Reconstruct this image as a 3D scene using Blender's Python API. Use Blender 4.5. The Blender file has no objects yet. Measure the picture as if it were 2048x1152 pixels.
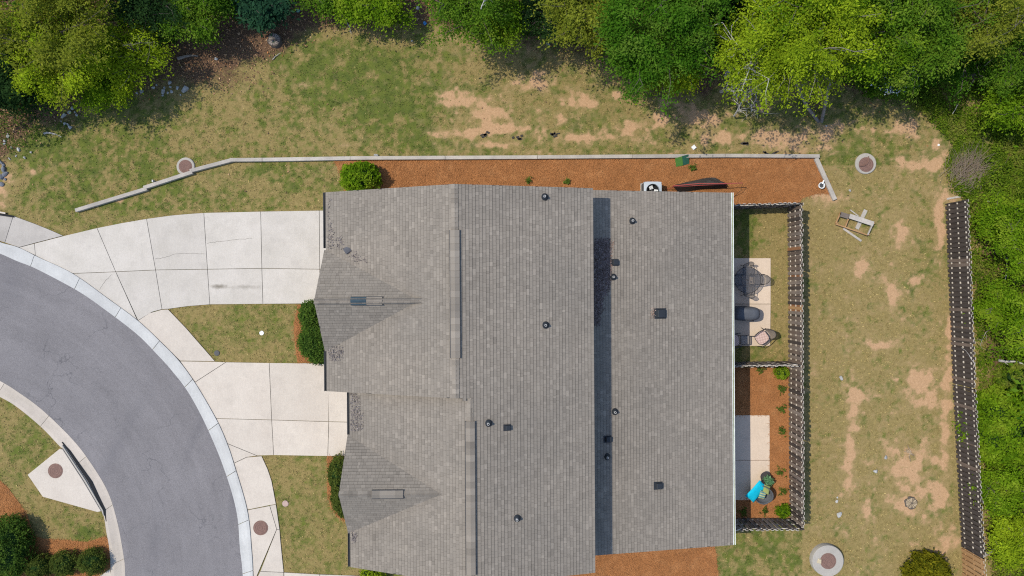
import bpy, bmesh, math, random
import numpy as np
from mathutils import Vector, Matrix, geometry
random.seed(7); rng = np.random.default_rng(7)
scn = bpy.context.scene
col = scn.collection
# ---------------------------------------------------------------- camera, sky, sun, exposure
H, S = 36.0, 0.0265                       # flying height, metres per photo pixel on the ground
cam_d = bpy.data.cameras.new('camera'); cam = bpy.data.objects.new('camera', cam_d); col.objects.link(cam)
cam.location = (0, 0, H); cam.rotation_euler = (0, 0, 0)
cam_d.sensor_width = 36; cam_d.lens = 36 * H / (2048 * S); cam_d.clip_end = 3000; cam_d.clip_start = .5
scn.camera = cam
SUN = Vector((-0.62, 0.151, 1)).normalized()
elev = math.asin(SUN.z); az = math.atan2(SUN.x, SUN.y)
world = bpy.data.worlds.new('World'); scn.world = world; world.use_nodes = True
wn = world.node_tree; wn.nodes.clear()
sky = wn.nodes.new('ShaderNodeTexSky'); sky.sky_type = 'NISHITA'; sky.sun_disc = False
sky.sun_elevation = elev; sky.sun_rotation = az % (2 * math.pi); sky.air_density = 1.0; sky.dust_density = .6
bg = wn.nodes.new('ShaderNodeBackground'); bg.inputs[1].default_value = 0.15
wo = wn.nodes.new('ShaderNodeOutputWorld')
wn.links.new(sky.outputs[0], bg.inputs[0]); wn.links.new(bg.outputs[0], wo.inputs[0])
sd = bpy.data.lights.new('sun', 'SUN'); sd.energy = 2.7; sd.angle = math.radians(.55); sd.color = (1, .93, .80)
so = bpy.data.objects.new('sun', sd); col.objects.link(so); so.location = (-20, 5, 40)
so.rotation_euler = SUN.to_track_quat('Z', 'Y').to_euler()
scn.view_settings.view_transform = 'Standard'; scn.view_settings.look = 'None'
scn.view_settings.exposure = 0.73; scn.view_settings.gamma = 1
scn.cycles.use_denoising = False; scn.cycles.filter_width = 1.15; scn.cycles.max_bounces = 6; scn.cycles.sample_clamp_indirect = 4

# ---------------------------------------------------------------- helpers
def P(px, py, z=0.0):                     # a measured photo point at a known height -> where it stands
    k = S * (H - z) / H
    return Vector(((px - 1024) * k, (576 - py) * k, z))
def PX(x, y): return 1024 + x / S, 576 - y / S
def link(o, parent=None):
    col.objects.link(o)
    if parent is not None: o.parent = parent
    return o
def tag(o, label, cat, group=None):
    o['label'] = label; o['category'] = cat
    if group: o['group'] = group
    return o
def struct(o): o['kind'] = 'structure'; return o
def stuff(o, label=None, cat=None):
    o['kind'] = 'stuff'
    if label: o['label'] = label; o['category'] = cat
    return o
def empty(name, loc=(0, 0, 0), rz=0.0):
    o = bpy.data.objects.new(name, None); o.empty_display_size = .2
    o.location = loc; o.rotation_euler = (0, 0, rz); return link(o)
def thing(name, label, cat, loc=(0, 0, 0), rz=0.0, group=None): return tag(empty(name, loc, rz), label, cat, group)
def mesh_np(name, V, F, mat, tone=None, smooth=False, rgb=None):
    V = np.asarray(V, np.float32); F = np.asarray(F, np.int32); n, k = F.shape
    me = bpy.data.meshes.new(name)
    me.vertices.add(len(V)); me.vertices.foreach_set('co', V.ravel())
    me.loops.add(n * k); me.loops.foreach_set('vertex_index', F.ravel())
    me.polygons.add(n); me.polygons.foreach_set('loop_start', np.arange(0, n * k, k, dtype=np.int32))
    if smooth: me.polygons.foreach_set('use_smooth', np.ones(n, bool))
    me.update(calc_edges=True)
    if tone is not None:
        a = me.attributes.new('tone', 'FLOAT', 'FACE'); a.data.foreach_set('value', np.asarray(tone, np.float32))
    if rgb is not None:
        a = me.attributes.new('tint', 'FLOAT_COLOR', 'FACE')
        c = np.ones((n, 4), np.float32); c[:, :3] = rgb; a.data.foreach_set('color', c.ravel())
    me.materials.append(mat); return me
class MB:
    def __init__(s): s.v = []; s.f = []; s.t = []; s.m = []
    def add(s, vs, fs, tone=0.0, m=0):
        b = len(s.v); s.v += [tuple(v) for v in vs]
        for f in fs: s.f.append([b + i for i in f]); s.t.append(tone); s.m.append(m)
        return s
    def box(s, c, size, rz=0.0, M=None, tone=0.0, m=0):
        hx, hy, hz = size[0] / 2, size[1] / 2, size[2] / 2
        T = Matrix.Translation(Vector(c)) @ (M.to_4x4() if M is not None else Matrix.Rotation(rz, 4, 'Z'))
        vs = [T @ Vector((x * hx, y * hy, z * hz)) for z in (-1, 1) for y in (-1, 1) for x in (-1, 1)]
        return s.add(vs, [(0, 2, 3, 1), (4, 5, 7, 6), (0, 1, 5, 4), (2, 6, 7, 3), (0, 4, 6, 2), (1, 3, 7, 5)], tone, m)
    def beam(s, a, b, w, h, tone=0.0, m=0):           # rectangular bar from a to b
        a = Vector(a); b = Vector(b); d = b - a
        q = d.to_track_quat('X', 'Z').to_matrix()
        return s.box((a + b) / 2, (d.length, w, h), M=q, tone=tone, m=m)
    def tube(s, pts, rs, n=6, tone=0.0, cap=True, m=0):
        pts = [Vector(p) for p in pts]
        if not hasattr(rs, '__len__'): rs = [rs] * len(pts)
        vs = []
        for i, p in enumerate(pts):
            d = (pts[min(i + 1, len(pts) - 1)] - pts[max(i - 1, 0)])
            d = d.normalized() if d.length > 1e-9 else Vector((0, 0, 1))
            u = d.cross(Vector((0, 0, 1)) if abs(d.z) < .9 else Vector((1, 0, 0))).normalized(); w = d.cross(u)
            vs += [p + (u * math.cos(2 * math.pi * k / n) + w * math.sin(2 * math.pi * k / n)) * rs[i] for k in range(n)]
        fs = [(i * n + k, i * n + (k + 1) % n, (i + 1) * n + (k + 1) % n, (i + 1) * n + k) for i in range(len(pts) - 1) for k in range(n)]
        if cap: fs += [tuple(range(n))[::-1], tuple((len(pts) - 1) * n + k for k in range(n))]
        return s.add(vs, fs, tone, m)
    def lathe(s, prof, c=(0, 0, 0), n=24, tone=0.0, m=0, M=None):
        vs = []; c = Vector(c)
        for r, z in prof:
            for k in range(n):
                v = Vector((r * math.cos(2 * math.pi * k / n), r * math.sin(2 * math.pi * k / n), z))
                vs.append(c + (M @ v if M is not None else v))
        L = len(prof)
        fs = [(i * n + k, i * n + (k + 1) % n, (i + 1) * n + (k + 1) % n, (i + 1) * n + k) for i in range(L - 1) for k in range(n)]
        fs += [tuple(range(n))[::-1], tuple((L - 1) * n + k for k in range(n))]
        return s.add(vs, fs, tone, m)
    def prism(s, poly, z0, z1, tone=0.0, m=0, bottom=False):
        poly = [Vector((p[0], p[1])) for p in poly]
        area = sum(a.x * b.y - b.x * a.y for a, b in zip(poly, poly[1:] + poly[:1]))
        if area < 0: poly = poly[::-1]
        n = len(poly)
        tris = geometry.tessellate_polygon([[Vector((p.x, p.y, 0)) for p in poly]])
        vs = [(p.x, p.y, z1) for p in poly]; fs = []
        for t in tris:
            a, b, c = (poly[i] for i in t)
            fs.append(tuple(t) if (b - a).cross(c - a) > 0 else tuple(t)[::-1])
        if z0 is not None:
            vs += [(p.x, p.y, z0) for p in poly]
            fs += [(n + i, n + (i + 1) % n, (i + 1) % n, i) for i in range(n)]
        return s.add(vs, fs, tone, m)
    def build(s, name, mats, parent=None, loc=(0, 0, 0), smooth=False, bevel=0.0):
        if not isinstance(mats, (list, tuple)): mats = [mats]
        me = bpy.data.meshes.new(name); me.from_pydata(s.v, [], s.f)
        for mt in mats: me.materials.append(mt)
        if len(mats) > 1: me.polygons.foreach_set('material_index', s.m)
        if any(s.t):
            a = me.attributes.new('tone', 'FLOAT', 'FACE'); a.data.foreach_set('value', s.t)
        if smooth: me.polygons.foreach_set('use_smooth', [True] * len(s.f))
        me.update()
        o = bpy.data.objects.new(name, me); o.location = loc; link(o, parent)
        if bevel:
            b = o.modifiers.new('bevel', 'BEVEL'); b.width = bevel; b.segments = 2; b.limit_method = 'ANGLE'
        return o
def smoothline(pts, k=6):                 # Catmull-Rom through points
    p = [np.array(q, float) for q in pts]; p = [2 * p[0] - p[1]] + p + [2 * p[-1] - p[-2]]; out = []
    for i in range(1, len(p) - 2):
        for j in range(k):
            t = j / k; a, b, c, d = p[i - 1:i + 3]
            out.append(.5 * (2 * b + (c - a) * t + (2 * a - 5 * b + 4 * c - d) * t * t + (3 * b - a - 3 * c + d) * t ** 3))
    out.append(p[-2]); return np.array(out)
def resample(line, n):
    d = np.r_[0, np.cumsum(np.hypot(*np.diff(line, axis=0).T))]; t = np.linspace(0, d[-1], n)
    return np.c_[np.interp(t, d, line[:, 0]), np.interp(t, d, line[:, 1])]
def shrink(poly, g):
    p = [Vector((q[0], q[1])) for q in poly]
    if sum(a.x * b.y - b.x * a.y for a, b in zip(p, p[1:] + p[:1])) < 0: p = p[::-1]
    out = []
    for i in range(len(p)):
        a, b, c = p[i - 1], p[i], p[(i + 1) % len(p)]
        n1 = Vector((-(b - a).y, (b - a).x)).normalized(); n2 = Vector((-(c - b).y, (c - b).x)).normalized()
        m = n1 + n2; L = max(m.dot(m), .3); out.append(b + m * (2 * g / L))
    return out
def pip(px, py, poly):                    # numpy point in polygon
    inside = np.zeros(px.shape, bool); n = len(poly)
    for i in range(n):
        x1, y1 = poly[i]; x2, y2 = poly[(i + 1) % n]
        if y1 == y2: continue
        c = (y1 > py) != (y2 > py)
        inside ^= c & (px < (x2 - x1) * (py - y1) / (y2 - y1) + x1)
    return inside
def vnoise(x, y, seed=0):                 # numpy value noise
    xi = np.floor(x).astype(np.int64); yi = np.floor(y).astype(np.int64); fx = x - xi; fy = y - yi
    fx = fx * fx * (3 - 2 * fx); fy = fy * fy * (3 - 2 * fy)
    def h(a, b):
        n = (a * 374761393 + b * 668265263 + seed * 1442695041) & 0xffffffff
        n = ((n ^ (n >> 13)) * 1274126177) & 0xffffffff
        return ((n ^ (n >> 16)) & 0xffff) / 65535.0
    return (h(xi, yi) * (1 - fx) + h(xi + 1, yi) * fx) * (1 - fy) + (h(xi, yi + 1) * (1 - fx) + h(xi + 1, yi + 1) * fx) * fy
def fbm(x, y, seed=0, o=4):
    r = 0; a = .5; t = 0
    for k in range(o): r = r + a * vnoise(x * 2 ** k, y * 2 ** k, seed + k); t += a; a *= .55
    return r / t

# ---------------------------------------------------------------- materials
class NT:
    def __init__(s, name):
        s.m = bpy.data.materials.new(name); s.m.use_nodes = True; s.t = s.m.node_tree; s.t.nodes.clear()
    def n(s, ty, **kw):
        nd = s.t.nodes.new('ShaderNode' + ty)
        for k, v in kw.items(): setattr(nd, k, v)
        return nd
    def l(s, a, b): s.t.links.new(a, b)
    def setin(s, sock, v):
        if hasattr(v, 'is_linked') or isinstance(v, bpy.types.NodeSocket): s.l(v, sock)
        else: sock.default_value = v
    def math(s, op, a, b=0.0, c=None, clamp=False):
        nd = s.n('Math', operation=op, use_clamp=clamp); s.setin(nd.inputs[0], a); s.setin(nd.inputs[1], b)
        if c is not None: s.setin(nd.inputs[2], c)
        return nd.outputs[0]
    def vmath(s, op, a, b=None):
        nd = s.n('VectorMath', operation=op); s.setin(nd.inputs[0], a)
        if b is not None: s.setin(nd.inputs[3 if op == 'SCALE' else 1], b)
        return nd.outputs[0]
    def mix(s, f, a, b):
        nd = s.n('Mix', data_type='RGBA'); s.setin(nd.inputs[0], f)
        for i, v in ((6, a), (7, b)):
            s.setin(nd.inputs[i], (*v, 1) if isinstance(v, (tuple, list)) and len(v) == 3 else v)
        return nd.outputs[2]
    def pos(s): return s.n('NewGeometry').outputs['Position']
    def noise(s, scale, detail=4, rough=.55, vec=None, stretch=None):
        nd = s.n('TexNoise'); nd.inputs['Scale'].default_value = scale; nd.inputs['Detail'].default_value = detail; nd.inputs['Roughness'].default_value = rough
        v = vec or s.pos()
        if stretch: v = s.vmath('MULTIPLY', v, stretch)
        s.l(v, nd.inputs['Vector']); return nd.outputs['Fac']
    def ramp(s, f, lo, hi):
        nd = s.n('MapRange', clamp=True); s.setin(nd.inputs[0], f); nd.inputs[1].default_value = lo; nd.inputs[2].default_value = hi
        return nd.outputs[0]
    def attr(s, name, out='Fac'): return s.n('Attribute', attribute_name=name).outputs[out]
    def bump(s, f, st, dist=.02):
        nd = s.n('Bump'); nd.inputs['Strength'].default_value = st; nd.inputs['Distance'].default_value = dist; s.l(f, nd.inputs['Height']); return nd.outputs[0]
    def out(s, color, rough=.9, metal=0.0, normal=None, spec=.3, alpha=None, coat=None):
        b = s.n('BsdfPrincipled'); s.setin(b.inputs['Base Color'], (*color, 1) if isinstance(color, tuple) and len(color) == 3 else color)
        s.setin(b.inputs['Roughness'], rough); b.inputs['Metallic'].default_value = metal; b.inputs['Specular IOR Level'].default_value = spec
        if normal is not None: s.l(normal, b.inputs['Normal'])
        if alpha is not None: s.setin(b.inputs['Alpha'], alpha)
        o = s.n('OutputMaterial'); s.l(b.outputs[0], o.inputs[0]); return s.m
    def ellipse(s, px, py, rx, ry, rot=0.0, soft=.6, rag=.5):   # a patch of its own shape on the ground
        c = P(px, py); v = s.vmath('SUBTRACT', s.pos(), (c.x, c.y, 0))
        r = s.n('VectorRotate', rotation_type='Z_AXIS'); s.l(v, r.inputs[0]); r.inputs['Angle'].default_value = -rot
        q = s.vmath('MULTIPLY', r.outputs[0], (1 / (rx * S), 1 / (ry * S), 0))
        ln = s.n('VectorMath', operation='LENGTH'); s.l(q, ln.inputs[0])
        d = s.math('ADD', ln.outputs['Value'], s.math('MULTIPLY', s.math('SUBTRACT', s.noise(5), .5), rag * 2))
        return s.math('SUBTRACT', 1.0, s.ramp(d, 1 - soft, 1.0))
def mat(name, c1, c2=None, scale=3.0, var=.25, vscale=30.0, rough=.9, bump=0.0, bscale=80.0, metal=0.0, spec=.3, stretch=None):
    t = NT(name); c2 = c2 or tuple(x * .75 for x in c1)
    c = t.mix(t.ramp(t.noise(scale, 5, stretch=stretch), .3, .7), c1, c2)
    f = t.math('ADD', 1 - var / 2, t.math('MULTIPLY', t.noise(vscale, 3, stretch=stretch), var))
    f = t.math('MULTIPLY', f, t.math('ADD', t.attr('tone'), 1.0))
    c = t.vmath('SCALE', c, f)
    return t.out(c, rough, metal, t.bump(t.noise(bscale, 3), bump) if bump else None, spec)
def leafmat(name, c1, c2, c3=None, trans=.42, cs=.9):
    t = NT(name); f = t.math('ADD', t.attr('tone'), .5, clamp=True)
    f = t.math('MULTIPLY_ADD', t.math('SUBTRACT', t.noise(cs, 2), .5), .9, f, clamp=True)
    c = t.mix(f, c1, c2)
    if c3: c = t.mix(t.ramp(t.noise(.9, 4, .7), .5, .72), c, c3)
    d = t.n('BsdfDiffuse'); t.l(c, d.inputs[0]); r = t.n('BsdfTranslucent'); t.l(c, r.inputs[0])
    m = t.n('MixShader'); m.inputs[0].default_value = trans; t.l(d.outputs[0], m.inputs[1]); t.l(r.outputs[0], m.inputs[2])
    o = t.n('OutputMaterial'); t.l(m.outputs[0], o.inputs[0]); return t.m

M = {}
# ground: cover attribute R = bare soil, G = green, B = leaf litter / dark soil
t = NT('lawn'); cov = t.n('Attribute', attribute_name='cover'); sep = t.n('SeparateColor'); t.l(cov.outputs['Color'], sep.inputs[0])
fine = t.noise(15, 5, .75); mid = t.noise(4.2, 6, .7); big = t.noise(1.1, 5, .65); tiny = t.noise(48, 3, .7)
nz = t.math('ADD', t.math('MULTIPLY', big, .30), t.math('ADD', t.math('MULTIPLY', mid, .40), t.math('MULTIPLY', fine, .30)))
g = t.math('ADD', sep.outputs[1], t.math('MULTIPLY', t.math('SUBTRACT', nz, .5), 3.2))
tan = t.mix(t.ramp(t.noise(6, 5, .7), .3, .7), (.27, .205, .082), (.17, .13, .047))
c = t.mix(t.ramp(g, .22, .78), tan, t.mix(t.ramp(t.noise(2.2, 4), .3, .7), (.062, .084, .018), (.12, .138, .026)))
nb = t.math('ADD', t.math('MULTIPLY', t.noise(3.2, 7, .78), .6), t.math('MULTIPLY', t.noise(13, 5, .8), .4))
b = t.math('ADD', sep.outputs[0], t.math('MULTIPLY', t.math('SUBTRACT', nb, .5), 1.5))
c = t.mix(t.ramp(b, .46, .78), c, t.mix(t.ramp(t.noise(8, 5), .3, .75), (.48, .295, .165), (.34, .20, .105)))
c = t.mix(t.math('MULTIPLY', t.ramp(b, .05, .55), .28), c, (.38, .255, .14))
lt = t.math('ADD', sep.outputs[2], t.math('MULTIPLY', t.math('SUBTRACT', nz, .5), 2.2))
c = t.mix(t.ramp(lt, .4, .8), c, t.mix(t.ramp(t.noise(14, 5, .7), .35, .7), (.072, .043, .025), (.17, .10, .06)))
c = t.vmath('SCALE', c, t.math('ADD', .25, t.math('MULTIPLY', tiny, 1.5)))
M['lawn'] = t.out(c, .95, normal=t.bump(t.math('ADD', fine, tiny), .6, .04), spec=.1)
# asphalt
t = NT('asphalt')
c = t.mix(t.ramp(t.noise(.35, 5, .6), .35, .65), (.168, .157, .158), (.150, .140, .141))
c = t.mix(t.math('MULTIPLY', t.ramp(t.noise(1.7, 7, .75), .5, .8), .28), c, (.11, .106, .11))
sp = t.noise(26, 3, .85); c = t.vmath('SCALE', c, t.math('MULTIPLY', t.math('ADD', .1, t.math('MULTIPLY', sp, 1.8)), t.math('ADD', .85, t.math('MULTIPLY', t.noise(7, 4, .7), .3))))
vo = t.n('TexVoronoi', feature='DISTANCE_TO_EDGE'); vo.inputs['Scale'].default_value = .33
wv = t.n('TexNoise'); wv.inputs['Scale'].default_value = 1.1; wv.inputs['Detail'].default_value = 5; t.l(t.pos(), wv.inputs['Vector'])
t.l(t.vmath('ADD', t.pos(), t.vmath('SCALE', wv.outputs['Color'], 2.0)), vo.inputs['Vector'])
ck = t.math('MULTIPLY', t.math('SUBTRACT', 1.0, t.ramp(vo.outputs['Distance'], .0, .012)), t.ramp(t.noise(.4, 3), .45, .6))
c = t.mix(t.math('MULTIPLY', ck, .55), c, (.05, .05, .055))
pts_ = np.array([P(*q).xy for q in [(154, 579.6), (273.6, 666.7), (344, 740), (415, 854.5), (449, 936.7), (474, 1022.6), (486.5, 1152)]]); sol = np.linalg.lstsq(np.c_[2 * pts_, np.ones(len(pts_))], (pts_ ** 2).sum(1), rcond=None)[0]
rel = t.vmath('SUBTRACT', t.pos(), (sol[0], sol[1], 0)); ln = t.n('VectorMath', operation='LENGTH'); t.l(rel, ln.inputs[0]); sx_ = t.n('SeparateXYZ'); t.l(rel, sx_.inputs[0])
an = t.math('ARCTAN2', sx_.outputs[1], sx_.outputs[0]); cv = t.n('CombineXYZ'); t.l(ln.outputs['Value'], cv.inputs[0]); t.l(t.math('MULTIPLY', an, 2.2), cv.inputs[1])
c = t.vmath('SCALE', c, t.math('ADD', .72, t.math('MULTIPLY', t.noise(1.1, 6, .7, vec=cv.outputs[0]), .56)))
c = t.mix(t.math('MULTIPLY', t.ramp(t.noise(2.6, 5, .7, vec=cv.outputs[0]), .58, .75), .35), c, (.085, .08, .082))
for e in [(470, 1000, 16, 90, -.17, .9, .5, .30), (400, 850, 14, 110, -.42, .9, .5, .25), (20, 560, 40, 60, .2, .8, .4, .2), (230, 900, 20, 200, -.5, .9, .5, .18), (310, 1080, 20, 120, -.1, .9, .5, .15)]:
    c = t.mix(t.math('MULTIPLY', t.ellipse(*e[:5], soft=e[5], rag=e[6]), e[7]), c, (.07, .07, .08))
M['asphalt'] = t.out(c, .9, normal=t.bump(sp, .5, .01), spec=.25)
# concrete
def concrete(name, c1, c2, stains_and_blobs=()):
    t = NT(name)
    c = t.mix(t.ramp(t.noise(.8, 6, .6), .3, .7), c1, c2)
    f = t.math('ADD', .80, t.math('MULTIPLY', t.noise(13, 6, .75), .40))
    f = t.math('MULTIPLY', f, t.math('ADD', .93, t.math('MULTIPLY', t.noise(3, 4, stretch=(6, .6, 1)), .14)))
    c = t.vmath('SCALE', t.vmath('SCALE', c, f), t.math('ADD', t.attr('tone'), 1.0))
    c = t.mix(t.math('MULTIPLY', t.ramp(t.noise(1.3, 7, .72), .5, .8), .45), c, tuple(x * .62 for x in c1))
    for e in stains_and_blobs: c = t.mix(t.math('MULTIPLY', t.ellipse(*e[:5], soft=e[5], rag=e[6]), e[7]), c, e[8])
    return t.out(c, .85, normal=t.bump(t.noise(60, 3), .15, .01), spec=.25)
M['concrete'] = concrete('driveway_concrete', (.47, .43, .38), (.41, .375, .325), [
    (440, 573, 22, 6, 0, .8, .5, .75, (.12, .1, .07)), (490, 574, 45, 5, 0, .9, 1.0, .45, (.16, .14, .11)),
    (384, 689, 4.5, 8, .3, .25, .15, .7, (.16, .17, .19)), (400, 735, 6, 13, -.7, .25, .12, .7, (.16, .17, .19))])  # two small grey-blue blobs
M['walk'] = concrete('pale_walk_concrete', (.48, .425, .36), (.435, .38, .32))
M['greywalk'] = concrete('grey_walk_concrete', (.36, .33, .295), (.30, .275, .245))
M['curb'] = concrete('curb_concrete', (.45, .445, .425), (.37, .365, .35))
M['curb2'] = concrete('buff_curb_concrete', (.46, .40, .34), (.40, .35, .29))
M['patio'] = concrete('patio_concrete', (.53, .425, .325), (.49, .39, .295))
M['manhole_concrete'] = concrete('manhole_concrete', (.36, .33, .285), (.28, .26, .23))
M['joint'] = mat('joint_dirt', (.09, .075, .06), (.05, .045, .04))
M['iron'] = mat('rusty_iron', (.13, .075, .06), (.19, .11, .085), scale=9, var=.4, rough=.8, bump=.4)
M['void'] = mat('dark_opening', (.012, .013, .015))
# roof
t = NT('shingle')
c = t.mix(t.ramp(t.noise(.22, 4), .35, .65), (.206, .178, .146), (.180, .158, .132))
c = t.mix(t.math('MULTIPLY', t.ramp(t.noise(.7, 5, .6, stretch=(1, .5, 1)), .5, .78), .26), c, (.135, .117, .098))
sp = t.noise(70, 2, .8); c = t.vmath('SCALE', c, t.math('MULTIPLY', t.math('ADD', t.attr('tone'), 1.0), t.math('ADD', .72, t.math('MULTIPLY', sp, .56))))
M['shingle'] = t.out(c, .95, normal=t.bump(sp, .3, .01), spec=.15)
M['deck'] = mat('roof_underlay', (.06, .057, .053))
M['vent_black'] = mat('black_vent_plastic', (.022, .026, .032), rough=.55)
M['vent_pale'] = mat('grey_vent_pipe', (.45, .44, .42), rough=.5)
M['siding'] = mat('beige_siding', (.5, .43, .33), (.46, .39, .3))
M['trim'] = mat('white_trim', (.74, .76, .72), rough=.5)
M['gutter_dark'] = mat('dirty_gutter', (.06, .062, .065), rough=.6)
t = NT('window_glass'); M['glass'] = t.out((.03, .04, .05), .08, spec=.6)
M['door'] = mat('painted_door', (.55, .52, .47), rough=.5)
# timber, straw etc.
M['timber'] = mat('weathered_timber', (.40, .36, .31), (.29, .265, .235), scale=1.5, vscale=14, var=.45, bump=.3)
M['fence_grey'] = mat('weathered_board', (.150, .112, .088), (.085, .063, .050), scale=3, var=.5, vscale=25, bump=.2, stretch=(1, 1, .25))
M['rail_pale'] = mat('bleached_sunlit_rail', (.5, .45, .38), (.38, .34, .28))  # sunlit dots of the rails put into the colour; board tops bleached
M['fence_top'] = mat('bleached_board', (.215, .175, .145), (.13, .104, .086), scale=3, var=.5, vscale=25, stretch=(1, 1, .25))
M['fence_new'] = mat('new_cedar_board', (.36, .215, .10), (.27, .15, .065), scale=3, var=.4, vscale=25, stretch=(1, 1, .25))
M['fence_orange'] = mat('orange_brown_board', (.26, .125, .055), (.19, .09, .045), scale=3, var=.4, vscale=25, stretch=(1, 1, .25))
M['fence_dark'] = mat('damp_dark_board', (.040, .031, .027), (.062, .050, .043), scale=3, var=.5, vscale=25, stretch=(1, 1, .25))
t = NT('pine_straw')
c = t.mix(t.ramp(t.noise(13, 6, .75), .3, .7), (.37, .162, .06), (.265, .112, .042))
c = t.mix(t.math('MULTIPLY', t.ramp(t.noise(1.6, 5, .6), .5, .75), .6), c, (.42, .205, .085))
c = t.vmath('SCALE', c, t.math('MULTIPLY', t.math('ADD', 1.0, t.attr('tone')), t.math('ADD', .55, t.math('MULTIPLY', t.noise(60, 2, .8), .9))))
M['straw'] = t.out(c, .95, normal=t.bump(t.noise(30, 4, .8), .8, .05), spec=.1)
t = NT('grass_blade'); M['blade'] = t.out(t.attr('tint', 'Color'), .9, spec=.1)
t = NT('flake'); M['flake'] = t.out(t.attr('tint', 'Color'), .9, spec=.15)
M['bark'] = mat('grey_bark', (.23, .20, .175), (.13, .11, .095), scale=5, var=.4)
M['bark_dark'] = mat('dark_bark', (.10, .08, .065), (.06, .05, .04), scale=5, var=.4)
M['bark_pale'] = mat('pale_dead_wood', (.42, .40, .37), (.30, .28, .26), scale=5, var=.4)
M['cutwood'] = mat('weathered_cut_wood', (.36, .28, .18), (.26, .2, .13), scale=6)
M['rock'] = mat('pale_rock', (.38, .37, .35), (.25, .25, .24), scale=6, var=.4, bump=.4, bscale=25)
M['rock_dark'] = mat('slate_rock', (.16, .17, .19), (.10, .105, .12), scale=6, var=.4, bump=.4, bscale=25)
M['metal_dark'] = mat('dark_metal', (.035, .033, .032), rough=.5)
t = NT('charcoal_mesh_fabric'); M['sling'] = t.out((.23, .205, .185), .85, alpha=.5)
t = NT('taupe_mesh_fabric'); M['brown_sling'] = t.out((.22, .185, .15), .85, alpha=.8)
t = NT('dark_glass'); M['tabletop'] = t.out((.08, .08, .085), .2, spec=.3, alpha=.35)
M['cover'] = mat('navy_grill_cover', (.085, .09, .10), (.065, .07, .08), scale=4, rough=.62, spec=.35)
t = NT('pink_check'); ch = t.n('TexChecker'); ch.inputs['Scale'].default_value = 22; t.l(t.n('TexCoord').outputs['Object'], ch.inputs[0])
ch.inputs[1].default_value = (.52, .38, .33, 1); ch.inputs[2].default_value = (.36, .24, .20, 1); M['check'] = t.out(ch.outputs[0], .9)
M['turq'] = mat('turquoise_fabric', (.0, .42, .56), (.0, .36, .50), scale=6, var=.2, rough=.85)
M['olive'] = mat('olive_fabric', (.25, .27, .09), (.21, .23, .075), scale=8, rough=.9)
t = NT('striped_fabric'); sx = t.n('SeparateXYZ'); t.l(t.n('TexCoord').outputs['Object'], sx.inputs[0])
w = t.math('FRACT', t.math('MULTIPLY', sx.outputs[1], 8.0)); c = t.mix(t.math('GREATER_THAN', w, .5), (.08, .19, .19), (.42, .38, .14))
c = t.mix(t.math('GREATER_THAN', w, .8), c, (.16, .25, .2)); M['stripe'] = t.out(c, .9)
M['wicker'] = mat('grey_wicker', (.10, .105, .115), (.06, .065, .07), scale=30, var=.5, rough=.7, bump=.5)
M['ac'] = mat('grey_blue_ac_paint', (.40, .44, .47), (.36, .40, .43), rough=.5)
M['white'] = mat('white_plastic', (.75, .75, .72), rough=.5)
M['red'] = mat('faded_red_tube', (.36, .065, .055), (.30, .08, .07), rough=.45)
M['net'] = mat('black_netting', (.03, .028, .027), (.05, .042, .036), scale=14, var=.6, rough=.9, bump=.5, bscale=40)
M['mat_green'] = mat('green_mat', (.045, .13, .022), (.07, .17, .03), scale=10, var=.4)
M['mat_dark'] = mat('dark_green_mat', (.012, .06, .04), (.02, .085, .055), scale=10, var=.4)
M['blue'] = mat('blue_plastic', (.02, .16, .42), rough=.5)
M['teal'] = mat('teal_plastic', (.16, .36, .40), rough=.5)
M['planter'] = mat('dark_planter', (.055, .045, .045), (.035, .03, .03), rough=.7)
M['redtag'] = mat('red_tag', (.5, .05, .08))

# ---------------------------------------------------------------- measured outlines (photo pixels on the ground)
road_out = [(-420, 440), (-150, 456), (-60, 484), (0, 506), (34, 521), (73.5, 537), (154, 579.6), (208.6, 617), (273.6, 666.7), (313, 706), (344, 740), (379, 786.5), (415, 854.5), (449, 936.7), (474, 1022.6), (481, 1097.7), (486.5, 1152), (488, 1260), (488, 1500)]
curb_out = [(-420, 414), (-150, 432), (-60, 460), (0, 484), (39, 495), (78.6, 514.6), (147, 547), (218.8, 598), (277, 641), (321, 682), (359, 721), (393, 768), (433, 836.6), (454, 883), (468.6, 926), (495.4, 1019), (504, 1097.7), (507, 1152), (509, 1260), (509, 1500)]
road_in = [(-420, 690), (-150, 705), (-60, 735), (0, 763), (36, 785), (84, 820.5), (143, 877.7), (179, 924), (214.6, 983), (234, 1044), (247, 1115.6), (249.5, 1152), (252, 1260), (252, 1500)]
curb_in = [(-420, 716), (-150, 732), (-60, 763), (0, 792), (36, 813), (86, 854.5), (123, 893), (129, 897), (170, 960), (206, 1021), (214.6, 1062), (221, 1098), (224, 1152), (227, 1260), (227, 1500)]
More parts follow.
